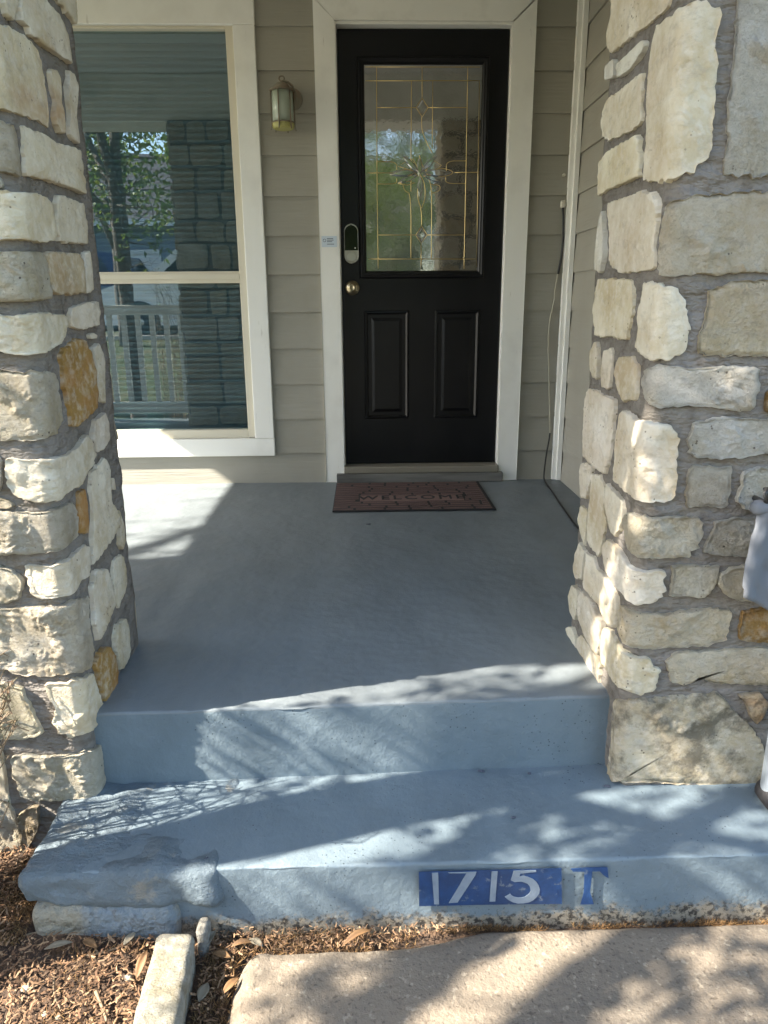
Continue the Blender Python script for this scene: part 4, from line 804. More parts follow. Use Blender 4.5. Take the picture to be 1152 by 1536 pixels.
def column(label, traced, x0, x1, y0, y1, zb, zt, corner, seed, front_out, fill_z=(-.36, 2.15), edge=(0, 0)):
    root = thing('stone_column', label, 'stone column', ((x0+x1)/2, (y0+y1)/2, zb), 'stone columns of the porch')
    # mortar core: rounded prism with a lumpy, smeared surface
    ins = .0005; r = .025; X0, X1, Y0, Y1 = x0+ins, x1-ins, y0+ins, y1-ins
    loop = []
    for (ax, ay, bx, by) in ((X0+r, Y0, X1-r, Y0), (X1, Y0+r, X1, Y1-r), (X1-r, Y1, X0+r, Y1), (X0, Y1-r, X0, Y0+r)):
        n = max(2, int(math.hypot(bx-ax, by-ay)/.018))
        loop += [(ax+(bx-ax)*i/n, ay+(by-ay)*i/n) for i in range(n+1)]
    zs = frange(zb, zt, .018); mb = MB(); n = len(loop)
    for z in zs:
        for i, (x, y) in enumerate(loop):
            px, py = loop[i-1]; qx, qy = loop[(i+1) % n]
            tx_, ty_ = qx-px, qy-py; L = math.hypot(tx_, ty_); nx, ny = ty_/L, -tx_/L
            q = Vector((x, y, z))
            d = .0045*noise.fractal(q*14, 1, 2, 3)+.0026*noise.noise(q*60)
            mb.v.append((x+nx*d, y+ny*d, z))
    mb.f = [(k*n+i, k*n+(i+1) % n, (k+1)*n+(i+1) % n, (k+1)*n+i) for k in range(len(zs)-1) for i in range(n)]+[tuple((len(zs)-1)*n+i for i in range(n))]
    mb.build('mortar', M['mortar'], root, smooth=True)
    boxes = []
    if corner:
        xc, yc, m = corner; P = wrap(xc, yc, m)
        for i, (tone, poly) in enumerate(traced):
            stone(root, poly, P, tone, seed+i, .0125, True, lambda u: u < 0, flip=(m < 0)); b = bb(poly); boxes.append(b)
    traced_polys = [p for t_, p in traced]
    def inside(u, z_, poly):
        c_ = False
        for (a0, b0), (a1, b1) in zip(poly, poly[1:]+poly[:1]):
            if (b0 > z_) != (b1 > z_) and u < (a1-a0)*(z_-b0)/(b1-b0)+a0: c_ = not c_
        return c_
    def free(p):
        a = bb(p)
        smp = [(a[0]+(a[1]-a[0])*i/5-.0, a[2]+(a[3]-a[2])*j/5) for i in range(6) for j in range(6)]
        for b, poly in zip(boxes, traced_polys):
            if min(a[1], b[1])-max(a[0], b[0]) < 0 or min(a[3], b[3])-max(a[2], b[2]) < 0: continue
            if any(inside(u, z_, poly) for u, z_ in smp): return False
            if any(a[0] < u < a[1] and a[2] < z_ < a[3] for u, z_ in poly): return False
        return True
    W, D = x1-x0, y1-y0
    tn = 'ccywgcyct'
    k = 0
    def put(polys, P, check, fine, front=True, flip=False):
        nonlocal k
        for p in polys:
            if check and not free(p): continue
            k += 1
            stone(root, p, P, tn[(k*7+seed) % len(tn)], seed+500+k, .010 if front else .004, fine, lambda u: front, flip)
    if corner:
        put(courses(-W+.005, front_out, fill_z[0], fill_z[1], seed+1), P, False, False, flip=(m < 0))
        put(courses(front_out, -.004, 1.6, zt, seed+2), P, True, True, flip=(m < 0))
        # between the hand-traced stones and the coursed part of the front face
        e0, e1_ = edge
        for pas, (wmin, wmax, hs) in enumerate(((.10, .20, (.10, .13)), (.07, .12, (.08, .10)), (.045, .08, (.06, .08)))):
            for sh in (0, .03):
                for p in courses(front_out-.03, -.02, zb+sh, 1.585, seed+40+pas*3+int(sh*100), wmin, wmax, hs):
                    if all(u < e0+(e1_-e0)*z_/2.0 for u, z_ in p) and free(p): boxes.append(bb(p)); traced_polys.append(p); put([p], P, False, False, flip=(m < 0))
        put(courses(.004, D-.004, 1.5, zt, seed+3), P, True, True, False, flip=(m < 0))
        oth = X_other = (x0 if m > 0 else x1)
        put(courses(.005, D-.005, zb, zt, seed+4), flat((oth, y0, 0), (0, 1, 0), (-m, 0, 0)), False, False, flip=(m > 0))
    else:
        put(courses(.005, W-.005, zb, zt, seed+1), flat((x0, y0, 0), (1, 0, 0), (0, -1, 0)), False, False)
        put(courses(.005, D-.005, zb, zt, seed+2), flat((x1, y0, 0), (0, 1, 0), (1, 0, 0)), False, False)
        put(courses(.005, D-.005, zb, zt, seed+3), flat((x0, y0, 0), (0, 1, 0), (-1, 0, 0)), False, False, flip=True)
    put(courses(.005, W-.005, 0.0, zt, seed+5), flat((x0, y1, 0), (1, 0, 0), (0, 1, 0)), False, False, flip=True)
    return root
EDGE_L, EDGE_R = (-.222, .07), (-.358, -.085)      # u where hand-laid stones end, at z = 0 and z = 2
column('limestone column left of the steps with two rust-coloured stones on its inner side', STONES_LEFT, -1.362, -.637, -2.325, -1.885, ZG-.05, 2.155, (-.637, -2.325, 1), 100, -.262, edge=EDGE_L)
column('limestone column right of the steps with a big grey-brown stone at its foot', STONES_RIGHT, .577, 1.34, -2.325, -1.875, ZS-.03, 2.155, (.577, -2.325, -1), 300, -.402, (ZS, 2.15), edge=EDGE_R)
column('far limestone column at the left end of the porch railing', [], -3.70, -3.02, -2.325, -1.875, ZG-.05, 2.155, None, 600, 0)

# white porch railing between the left columns: rails and balusters
rl = thing('porch_railing', 'white wooden porch railing with square balusters left of the stone column', 'railing', (-2.2, -2.1, 0))
box('top_rail', (-3.02, -2.145, .835), (-1.35, -2.055, .908), M['white_h'], rl, bevel=.006)
box('bottom_rail', (-3.02, -2.13, .075), (-1.35, -2.07, .165), M['white_h'], rl, bevel=.004)
bal = None
for i in range(15):
    x = -2.955+i*.1095
    if bal is None:
        bal = MB().box((-.019, -.019, .165), (.019, .019, .835)).build('baluster', M['white'], rl, bevel=.003); o = bal
    else: o = bal.copy(); C.objects.link(o)
    o.location = (x, -2.1, 0)

# cloth on a hook, pipe with a dark foot: both cut by the right edge of the photograph
ck = thing('hanging_cloth', 'grey-white cloth hung on a small dark hook at the right edge of the column', 'cloth', (.86, -2.40, .4))
def cloth():
    mb = MB(); nu, nv = 26, 24
    for j in range(nv+1):
        v = j/nv
        for i in range(nu+1):
            u = i/nu
            x0 = .786-.020*math.sin(v*1.6)+(.004 if v > .9 else 0); x1 = .955+.03*v
            top = .505+.02*math.sin(u*3); bot = .322-.052*u/.4 if u < .4 else .27-.03*(u-.4)
            x = x0+(x1-x0)*u; z = top+(bot-top)*v
            y = -2.392-.014*math.sin(u*13+v*1.2)*(.35+.65*v)-.010*math.cos(u*5)-.006*noise.noise(Vector((u*9, v*7, 2)))
            mb.v.append((x, y, z))
    n = nu+1
    mb.f = [(j*n+i, j*n+i+1, (j+1)*n+i+1, (j+1)*n+i) for j in range(nv) for i in range(nu)]
    o = mb.build('fabric', M['cloth'], ck, smooth=True); md = o.modifiers.new('thickness', 'SOLIDIFY'); md.thickness = .003
    return o
cloth()
lump('fold', (.776, -2.412, .492), (.815, -2.382, .520), M['cloth'], ck, .006, .004, 30, .012, 3)
MB().tube([(.80, -2.355, .515), (.800, -2.395, .515), (.796, -2.410, .525), (.792, -2.408, .538), (.797, -2.398, .545)], .006, 8).build('hook', M['wire_black'], ck, smooth=True)
pp = thing('downpipe', 'white pipe with a black foot standing beside the right column', 'pipe', (.91, -2.38, ZS))
MB().lathe([(.036, -.165), (.036, .158), (.033, .158), (.033, -.16)], (.918, -2.40, 0), 'z', 28).build('pipe', M['pvc'], pp, smooth=False)
lump('foot', (.884, -2.44, ZS-.002), (.95, -2.36, ZS+.045), M['rubber_black'], pp, .012, .004, 20, .02, 6)

# ------------------------------------------------------------------ planting
def leaf_faces(mb, c, size, rng, droop=.0):
    d = Vector((rng.gauss(0, 1), rng.gauss(0, 1), rng.gauss(-droop, .8))).normalized()
    s = d.cross(Vector((rng.gauss(0, 1), rng.gauss(0, 1), rng.gauss(0, 1)))).normalized()
    n = d.cross(s); L, W = size*rng.uniform(.7, 1.3), size*rng.uniform(.22, .34)
    k = len(mb.v)
    mb.v += [tuple(c), tuple(c+d*L*.45+s*W+n*W*.25), tuple(c+d*L), tuple(c+d*L*.45-s*W+n*W*.25)]
    mb.f += [(k, k+1, k+2), (k, k+2, k+3)]
def bend(a, b, rng, n=5, w=.08):
    a, b = Vector(a), Vector(b); L = (b-a).length; pts = []
    o1 = Vector((rng.gauss(0, 1), rng.gauss(0, 1), rng.gauss(0, 1)))*L*w
    for i in range(n+1):
        t = i/n; pts.append(a.lerp(b, t)+o1*math.sin(PI*t))
    return pts
def pq(p, q, X): return Vector((X, p+.25*X, q-.8*X))     # the point at X on the sun ray (p, q)
def make_tree(name, label, cat, stems, clusters, leafmat, leaf=.05, per=18, spread=.10, seed=1, group=None, twigs=True, twig_r=.006):
    """stems: polylines of (point, radius); clusters: (centre, spread scale)"""
    rng = random.Random(seed)
    base = stems[0][0][0]
    root = thing(name, label, cat, tuple(base), group)
    tb = MB(); nodes_ = []
    for st in stems:
        pts = [Vector(p) for p, r in st]; rs = [r for p, r in st]
        P, Rr = [], []
        for i in range(len(pts)-1):
            for k in range(4):
                t = k/4; q = pts[i].lerp(pts[i+1], t)
                wob = Vector((rng.gauss(0, 1), rng.gauss(0, 1), 0))*rs[i]*.12
                P.append(q+(wob if 0 < k else Vector())); Rr.append(rs[i]+(rs[i+1]-rs[i])*t)
        P.append(pts[-1]); Rr.append(rs[-1])
        tb.tube(P, Rr, 10); nodes_ += [(P[i], Rr[i]) for i in range(len(P)//3, len(P))]
    lb = MB()
    for c, s in clusters:
        c = Vector(c)
        if twigs:
            n0, r0 = min(nodes_, key=lambda q: (q[0]-c).length+(.4 if q[0].z > c.z+.1 else 0)+rng.uniform(0, .15))
            r1 = min(r0*.5, twig_r*(1+(c-n0).length*.5)); pts = bend(n0, c, rng, 5, .07)
            tb.tube(pts, [r1*(1-.75*i/5) for i in range(6)], 5, cap=False)
            for k in range(2):
                e = c+Vector((rng.gauss(0, 1), rng.gauss(0, 1), rng.gauss(0, .8)))*spread*s
                tb.tube(bend(pts[3], e, rng, 3, .06), [r1*.45, r1*.4, r1*.3, r1*.15], 4, cap=False)
            if rng.random() < .35: nodes_.append((pts[3], r1))
        for _ in range(int(per*s*s)):
            v = Vector((rng.gauss(0, 1), rng.gauss(0, 1), rng.gauss(0, .8)))*spread*s*.6
            leaf_faces(lb, c+v, leaf, rng, .5)
    tb.build('trunk', M['bark'], root, smooth=True)
    lb.build('crown', leafmat, root)
    return root
R_ = random.Random(21)
# small two-stemmed tree just left of the steps: its stems throw the long band of shade across the lower step
XT = -2.07
stA = [(Vector((-2.10, -2.99, -.40)), .085), (pq(-2.428, -1.05, XT), .062), (pq(-2.425, -.60, XT), .058), (pq(-2.415, -.15, XT), .054), (pq(-2.43, .25, XT), .048), (pq(-2.50, .75, XT), .04), (pq(-2.56, 1.35, XT), .03), (pq(-2.66, 2.1, XT), .018)]
stB = [(pq(-2.42, -.98, XT-.01), .045), (pq(-2.355, -.62, XT), .048), (pq(-2.325, -.20, XT), .046), (pq(-2.335, .15, XT), .042), (pq(-2.40, .6, XT-.1), .034), (pq(-2.42, 1.0, XT-.5), .024), (pq(-2.6, 1.4, XT-.8), .014)]
stC = [(pq(-2.375, -.60, XT), .046), (pq(-2.37, -.30, XT), .046), (pq(-2.40, .05, XT), .036), (pq(-2.60, .28, XT-.2), .028), (pq(-2.85, .6, XT-.5), .018)]
cl = []
def zone(n, p0, p1, q0, q1, x0=-2.6, x1=-1.75, s=(.7, 1.1)):
    for _ in range(n): cl.append((pq(R_.uniform(p0, p1), R_.uniform(q0, q1), R_.uniform(x0, x1)), R_.uniform(*s)))
zone(9, -2.66, -2.50, -.02, .26, s=(.6, .9))
zone(12, -2.52, -2.38, .42, 1.0)
zone(16, -2.75, -2.45, .5, 1.3)
zone(6, -2.42, -2.33, .12, .42, s=(.5, .8))
zone(8, -3.0, -2.88, .0, .6)
zone(16, -2.38, -2.17, -.36, .30, -2.15, -1.75, (.28, .5))
zone(60, -3.3, -2.2, 1.2, 2.6, -3.0, -1.7, (.9, 1.4))
zone(75, -3.7, -2.78, .10, 1.15, -3.0, -1.75, (.8, 1.2))
make_tree('yard_tree', 'slender two-stemmed leafy tree beside the steps and railing', 'tree', [stA, stB, stC], cl, M['leaf'], .055, 24, .13, 5, 'trees in the yard')
# bigger leaning tree farther out; its limbs streak the front walk
XB = -3.2
b0 = Vector((-3.3, -5.15, gz(-3.3, -5.1)-.05))
s1 = [(b0, .15), (pq(-3.35, -1.25, XB), .085), (pq(-2.78, -.345, XB), .052), (pq(-2.67, -.19, XB), .048), (pq(-2.52, .05, XB), .040), (pq(-2.33, .36, XB), .026), (pq(-2.2, .62, XB), .012)]
s2 = [(b0+Vector((0, .03, .2)), .12), (pq(-3.25, -.70, XB), .075), (pq(-2.862, -.085, XB), .054), (pq(-2.76, .075, XB), .050), (pq(-2.66, .30, XB), .042), (pq(-2.55, .62, XB), .030), (pq(-2.5, 1.1, XB), .018)]
s3 = [(b0+Vector((0, 0, .4)), .10), (pq(-3.6, -.5, XB-.1), .075), (pq(-3.4, .5, XB-.3), .06), (pq(-3.2, 1.3, XB-.4), .045), (pq(-3.1, 2.0, XB-.5), .02)]
cl = []
zone(7, -2.74, -2.60, -.50, -.32, -3.6, -2.9, (.5, .8))
zone(8, -2.66, -2.5, -.5, .3, -3.6, -2.9, (.4, .7))
zone(10, -2.40, -2.22, -.1, .42, -3.5, -2.9, (.35, .6))
zone(60, -4.4, -2.95, .3, 2.0, -4.3, -2.4, (.9, 1.5))
zone(80, -4.6, -2.7, 1.6, 3.6, -4.6, -1.6, (1.0, 1.6))
make_tree('yard_tree', 'leaning many-stemmed tree standing in the lawn left of the walk', 'tree', [s1, s2, s3], cl, M['leaf'], .06, 17, .15, 8, 'trees in the yard', twig_r=.008)
def round_tree(label, x, y, h, r, n, seed, lm, leaf=.09, per=22, trunk=.13, low=.35):
    rng = random.Random(seed); z0 = gz(x, y)-.05; B = Vector((x, y, z0)); st = [[(B, trunk), (B+Vector((rng.uniform(-.1, .1), rng.uniform(-.1, .1), h*.35)), trunk*.75), (B+Vector((rng.uniform(-.3, .3), rng.uniform(-.3, .3), h*.8)), trunk*.25)]]
    for k in range(5):
        a = rng.uniform(0, 2*PI); st.append([(B+Vector((0, 0, h*rng.uniform(.25, .4))), trunk*.5), (B+Vector((math.cos(a)*r*.45, math.sin(a)*r*.45, h*.6)), trunk*.3), (B+Vector((math.cos(a)*r*.85, math.sin(a)*r*.85, h*rng.uniform(.65, .9))), trunk*.12)])
    cl = []
    while len(cl) < n:
        v = Vector((rng.uniform(-1, 1), rng.uniform(-1, 1), rng.uniform(-1, 1)))
        if v.length > 1 or v.length < .25: continue
        cz = (1+low)/2*h; cl.append((B+Vector((v.x*r, v.y*r, cz+v.z*h*(1-low)/2)), rng.uniform(.8, 1.3)))
    return make_tree('yard_tree', label, 'tree', st, cl, lm, leaf, per, r*.16, seed, 'trees in the yard', twig_r=.012)
round_tree('bright green round-crowned tree standing at the far end of the walk', -.75, -9.3, 6.2, 2.4, 420, 31, M['leaf'], .12, 24, .11, .24)
round_tree('leafy tree near the kerb in front of the white car', -4.0, -8.9, 5.2, 2.0, 130, 33, M['leaf'], .10, 22, .10, .36)
round_tree('tall dark tree beside the blue-grey house across the road', 3.6, -21.0, 9.0, 4.2, 170, 35, M['leaf_dark'], .22, 24, .22, .15)
round_tree('low dense evergreen beyond the road opposite the front walk', 1.0, -19.6, 4.4, 2.9, 150, 41, M['leaf_dark'], .2, 24, .12, .03)
round_tree('tall dark tree behind the parked dark blue car', -15.5, -20.5, 8.5, 3.8, 150, 37, M['leaf_dark'], .22, 24, .22, .15)
round_tree('broad green tree at the right side of the front yard', 6.0, -9.0, 6.5, 2.8, 120, 39, M['leaf'], .13, 22, .14, .3)

def side_tree():
    XL_ = -6.4; B = Vector((-6.6, -3.6, gz(-6.6, -3.6)-.05))
    a1 = [(B, .13), (B+Vector((.05, .2, 1.6)), .11), (pq(-1.25, -.95, XL_), .06), (pq(-.75, -.62, XL_+.3), .035), (pq(-.2, -.30, XL_+.5), .018)]
    a2 = [(B+Vector((.05, .2, 1.5)), .08), (pq(-1.7, -.3, XL_), .06), (pq(-1.6, .6, XL_), .03)]
    cl.clear(); zone(9, -1.05, .05, -.74, -.46, -6.9, -5.9, (.5, .8)); zone(60, -2.6, -.6, -.1, 1.4, -7.4, -5.6, (.9, 1.4))
    make_tree('yard_tree', 'leafy tree in the side yard beyond the left end of the porch', 'tree', [a1, a2], list(cl), M['leaf'], .065, 15, .16, 14, 'trees in the yard', twig_r=.010)
side_tree()
# needle shrub at the foot of the left column: thin stems whose twigs net the step with fine shadow
def shrub():
    rng = random.Random(4); B = Vector((-1.02, -2.50, ZG-.03))
    root = thing('shrub', 'needle-leaved shrub with rusty tips at the foot of the left column', 'shrub', tuple(B))
    sb, nb = MB(), MB()
    for k in range(46):
        tip = Vector((rng.uniform(-1.36, -.755), rng.uniform(-2.72, -2.385), rng.uniform(-.12, .42)))
        if k < 14: tip = Vector((rng.uniform(-.76, -.712), rng.uniform(-2.47, -2.40), rng.uniform(.03, .34)))
        pts = bend(B+Vector((rng.uniform(-.05, .05), rng.uniform(-.05, .05), 0)), tip, rng, 7, .10)
        sb.tube(pts, [.006*(1-.8*i/7) for i in range(8)], 5, cap=False)
        for s in range(7):
            a = pts[rng.randint(3, 7)]; e = a+Vector((rng.gauss(0, 1), rng.gauss(0, 1), rng.gauss(.5, .8)))*.035
            if e.x > -.69: continue
            sb.tube([a, e], [.0018, .0010], 4, cap=False)
            for _ in range(9):
                c = a.lerp(e, rng.random()*1.1); d = Vector((rng.gauss(0, 1), rng.gauss(0, 1), rng.gauss(.2, 1))).normalized()
                w = d.cross(Vector((rng.gauss(0, 1), rng.gauss(0, 1), rng.gauss(0, 1)))).normalized()*.0011
                L = rng.uniform(.010, .022); k0 = len(nb.v)
                nb.v += [tuple(c-w), tuple(c+w), tuple(c+d*L)]; nb.f.append((k0, k0+1, k0+2))
    sb.build('stem', M['twig'], root, smooth=True); nb.build('needles', M['needle'], root)
shrub()
def net():
    """bare twiggy bush between the tree and the column"""
    rng = random.Random(12); B = Vector((-1.62, -2.64, ZG-.03))
    root = thing('twiggy_bush', 'nearly bare twiggy bush beside the railing', 'bush', tuple(B))
    sb, lb = MB(), MB()
    for k in range(30):
        tip = pq(rng.uniform(-2.255, -2.13), rng.uniform(-.80, -.15), rng.uniform(-1.75, -1.45))
        if k % 5 == 0: tip = pq(rng.uniform(-2.56, -2.47), rng.uniform(-.52, -.15), rng.uniform(-1.75, -1.45))
        pts = bend(B, tip, rng, 8, .08); sb.tube(pts, [.0048*(1-.75*i/8) for i in range(9)], 5, cap=False)
        for s in range(10):
            a = pts[rng.randint(4, 8)]; e = a+Vector((rng.gauss(0, .9), rng.gauss(0, .9), rng.gauss(.4, .8)))*.06
            sb.tube(bend(a, e, rng, 2, .1), [.0016, .0013, .0009], 4, cap=False)
            if rng.random() < .35: leaf_faces(lb, e, .022, rng)
    sb.build('stem', M['twig'], root, smooth=True); lb.build('leaves', M['leaf'], root)
net()

# grass of the front lawn (what the window mirrors), and tufts along the bed
def grass():
    rng = random.Random(6); mb = MB()
    n = 0
    while n < 26000:
        x = rng.uniform(-5.5, 4.5); y = -3.55-6.6*rng.random()**1.3
        if -.35 < x < 1.8: continue
        n += 1; z = gz(x, y)-.01; h = rng.uniform(.03, .085); a = rng.uniform(0, 2*PI); wv = .004
        lx, ly = rng.gauss(0, .03), rng.gauss(0, .03); k = len(mb.v)
        mb.v += [(x-wv*math.cos(a), y-wv*math.sin(a), z), (x+wv*math.cos(a), y+wv*math.sin(a), z), (x+lx, y+ly, z+h)]; mb.f.append((k, k+1, k+2))
    tag(mb.build('grass', M['grass']), kind='stuff')
grass()
# bark mulch: thousands of shreds and chips
def inside_bed(x, y):
    if x > -.275 and y < -2.60: return False
    if -.428 < x < -.333 and y < -2.655: return False
    if x > -.735 and y > -2.585: return False
    return True
def mulch():
    rng = random.Random(9); mb = MB(); n = 0
    while n < 20000:
        x = rng.uniform(-1.5, -.26) if n < 17500 else rng.uniform(-3.9, -1.3); y = rng.uniform(-3.1, -2.33)
        if not inside_bed(x, y): continue
        n += 1
        L = rng.choice((.005, .008, .011, .019))*rng.uniform(.7, 1.4); W = rng.uniform(.0012, .0045); t = rng.uniform(.0008, .002); a = rng.uniform(0, PI)
        d = Vector((math.cos(a), math.sin(a), rng.gauss(0, .28))).normalized(); s = d.cross(Vector((rng.gauss(0, .35), rng.gauss(0, .35), 1))).normalized(); u = s.cross(d)
        c = Vector((x, y, bed_z(x, y)-.004+rng.random()*.013)); k = len(mb.v)
        q = rng.uniform(-.25, .25)*L*s
        mb.v += [tuple(c-d*L/2-s*W/2+q), tuple(c-d*L/2+s*W/2+q), tuple(c+s*W/2+u*t), tuple(c-s*W/2+u*t), tuple(c+d*L/2-s*W*.3+q), tuple(c+d*L/2+s*W*.3+q)]
        mb.f += [(k, k+1, k+2, k+3), (k+3, k+2, k+5, k+4)]
    for i in range(900):
        x = rng.uniform(-.33, .25); y = rng.uniform(-2.618, -2.562)
        if x > .05 and y < -2.60+.04*(x-.05)/.2: continue
        L = rng.uniform(.004, .012); W = rng.uniform(.0008, .003); a = rng.uniform(0, PI); d = Vector((math.cos(a), math.sin(a), rng.gauss(0, .3))).normalized(); s = d.cross(Vector((rng.gauss(0, .4), rng.gauss(0, .4), 1))).normalized()
        c = Vector((x, y, bed_z(x, y)+.004+rng.random()*.012)); k = len(mb.v)
        mb.v += [tuple(c-d*L/2-s*W/2), tuple(c-d*L/2+s*W/2), tuple(c+d*L/2+s*W/2), tuple(c+d*L/2-s*W/2)]; mb.f.append((k, k+1, k+2, k+3))
    tag(mb.build('mulch', M['mulch']), kind='stuff')
mulch()
def thatch():
    """dead brown moss and grass roots packed between step, edging and walk, thin along the riser"""
    rng = random.Random(10); mb = MB()
    def blade(x, y, h, z0=None):
        a = rng.uniform(0, 2*PI); k = len(mb.v); w_ = rng.uniform(.0006, .0013); lx, ly = rng.gauss(0, .008), rng.gauss(0, .008)
        z = (bed_z(x, y)-.004) if z0 is None else z0
        mb.v += [(x-w_*math.cos(a), y-w_*math.sin(a), z), (x+w_*math.cos(a), y+w_*math.sin(a), z), (x+lx, y+ly-.002, z+h)]; mb.f.append((k, k+1, k+2))
    for _ in range(9000):
        x = rng.uniform(-.335, 1.6); e = noise.noise(Vector((x*6, 0, 4)))+.5*noise.noise(Vector((x*19, 0, 4)))
        dens = 1.0 if x < .0 else max(.0, .55+1.3*e)
        if rng.random() > dens: continue
        y = rng.uniform(-2.622 if x < .15 else -2.572, -2.562); blade(x, y, rng.uniform(.004, .014)*(1.1 if x < .25 else .8))
    for _ in range(3500):
        x = rng.uniform(-.333, -.262); y = rng.uniform(-3.1, -2.60); blade(x, y, rng.uniform(.005, .016))
    for _ in range(7000):
        x = rng.uniform(-1.1, -.43); y = rng.uniform(-3.0, -2.60)
        if noise.noise(Vector((x*8, y*8, 1))) < .05: continue
        blade(x, y, rng.uniform(.004, .014), bed_z(x, y)+.002)
    for _ in range(2500):
        x = rng.uniform(-.80, -.70); y = rng.uniform(-2.60, -2.36); blade(x, y, rng.uniform(.006, .02))
    tag(mb.build('dead_moss', M['thatch']), kind='stuff')
thatch()

# ------------------------------------------------------------------ dry leaves, chips, twigs
def dry_leaf(x, y, L, W, ang, curl, m, label, z=None, group='dry leaves by the step', up=0.0):
    rng = random.Random(int(x*1000)+int(y*777)); nu, nv = 8, 4; mb = MB(); zz = (bed_z(x, y)+.010) if z is None else z
    for i in range(nu+1):
        t = i/nu; wd = W/2*max(.05, math.sin(PI*min(1, t*1.02)))**.8
        for j in range(nv+1):
            s = (j/nv-.5)*2; px = (t-.5)*L; py = s*wd; pz = curl*abs(s)**2*wd+.15*curl*L*math.sin(PI*t)+.0015*noise.noise(Vector((t*6, s*3, x*50)))
            pz += up*t*L
            mb.v.append((x+px*math.cos(ang)-py*math.sin(ang), y+px*math.sin(ang)+py*math.cos(ang), zz+pz))
    n = nv+1; mb.f = [(i*n+j, i*n+j+1, (i+1)*n+j+1, (i+1)*n+j) for i in range(nu) for j in range(nv)]
    o = mb.build('dry_leaf', m, smooth=True); md = o.modifiers.new('thickness', 'SOLIDIFY'); md.thickness = .0006
    return tag(o, label, 'leaf', group)
dry_leaf(-.318, -2.705, .040, .022, 1.35, .25, M['pale_leaf'], 'pale oval dry leaf lying flat just right of the edging block')
dry_leaf(-.270, -2.690, .044, .016, .95, .4, M['dry_leaf'], 'light brown narrow leaf against the corner of the walk')
dry_leaf(-.446, -2.655, .050, .018, 1.4, .5, M['dry_leaf'], 'brown curled leaf leaning on the left side of the edging block', up=.35)
dry_leaf(-.330, -2.590, .038, .020, 1.0, .6, M['pale_leaf'], 'cream curled leaf at the foot of the step beside the grey wedge stone', up=.3)
dry_leaf(-.300, -2.622, .042, .018, -.3, .4, M['dry_leaf'], 'tan leaf lying in the dead moss below the step')
dry_leaf(-.262, -2.600, .045, .014, .2, .7, M['dry_leaf'], 'reddish brown rolled leaf between the step and the walk corner')
dry_leaf(-.030, -2.603, .070, .015, .45, .8, M['dry_leaf'], 'long rolled brown leaf in the moss strip below the step front', up=.12)
dry_leaf(-.235, -2.596, .036, .016, 2.6, .4, M['pale_leaf'], 'pale leaf fragment in the moss strip left of the long rolled leaf')
dry_leaf(-.62, -2.615, .052, .016, .3, .3, M['pale_leaf'], 'greyish leaf in the shade below the stone slab')
dry_leaf(-.56, -2.612, .040, .018, -.5, .4, M['dry_leaf'], 'brown leaf in the shade under the slab edge')
dry_leaf(-.485, -2.600, .034, .016, 1.1, .3, M['pale_leaf'], 'small pale leaf tucked beneath the right end of the slab')
def chip(x, y, r, seed, label):
    o = lump('stone_chip', (x-r, y-r*.8, bed_z(x, y)-.002), (x+r, y+r*.8, bed_z(x, y)+r*.7), M['chip'], None, r*.5, r*.25, 60, r*.45, seed); return tag(o, label, 'stone', 'pale chips in the mulch')
chip(-.655, -2.690, .008, 1, 'largest pale stone chip in the sunlit mulch left of the edging block')
chip(-.470, -2.668, .006, 2, 'small white chip in the mulch close to the edging block')
chip(-.600, -2.735, .006, 3, 'white chip near the bottom of the sunlit mulch')
chip(-.575, -2.742, .005, 4, 'tiny white chip right beside another near the bottom of the mulch')
chip(.70, -2.598, .005, 5, 'white pebble on the ledge below the bare right end of the step')
def twig(pts, r, label):
    o = MB().tube(bend(pts[0], pts[1], random.Random(int(abs(pts[0][0])*1e4)), 6, .06), [r*(1-.06*i) for i in range(7)], 6).build('twig', M['twig'], smooth=True); return tag(o, label, 'twig', 'twigs in the mulch')
twig(((-.610, -2.668, ZG+.016), (-.572, -2.735, ZG+.018)), .0022, 'straight tan twig across the sunlit mulch')
twig(((-.565, -2.625, ZG+.020), (-.470, -2.583, ZG+.022)), .003, 'pale twig in the shade below the slab')
twig(((-.520, -2.700, ZG+.016), (-.480, -2.760, ZG+.016)), .0035, 'thick bark stick near the edging block')
twig(((-.72, -2.58, ZG+.018), (-.665, -2.57, ZG+.020)), .0022, 'whitish twig at the left end of the slab')
def crumb(x, y, z, L, ang, label):
    o = lump('leaf_bit', (-L/2, -.0022, 0), (L/2, .0022, .004), M['print'], None, .003, .001, 200, .0015, int(x*100)); o.location = (x, y, z); o.rotation_euler = (0, 0, ang)
    return tag(o, label, 'leaf bit', 'dark leaf bits on the painted concrete')
crumb(.270, -2.262, ZS+.001, .016, -.1, 'dark bit on the lower step right below the porch edge')
crumb(.316, -2.430, ZS+.001, .011, .0, 'dark bit in the middle of the lower step')
crumb(-.337, -2.532, ZS+.001, .010, .6, 'dark bit near the front edge of the lower step beside the slab')
crumb(.555, -2.330, ZS+.001, .014, -.2, 'dark sliver beside the foot of the right column')
crumb(.385, -2.275, ZS+.001, .009, -.3, 'thin dark sliver on the lower step near the porch riser')
crumb(.008, -.803, .001, .022, .05, 'dark leaf bit on the porch floor in front of the doormat')
crumb(.640, -.06, .089, .012, .2, 'small bit on the door threshold') if False else None

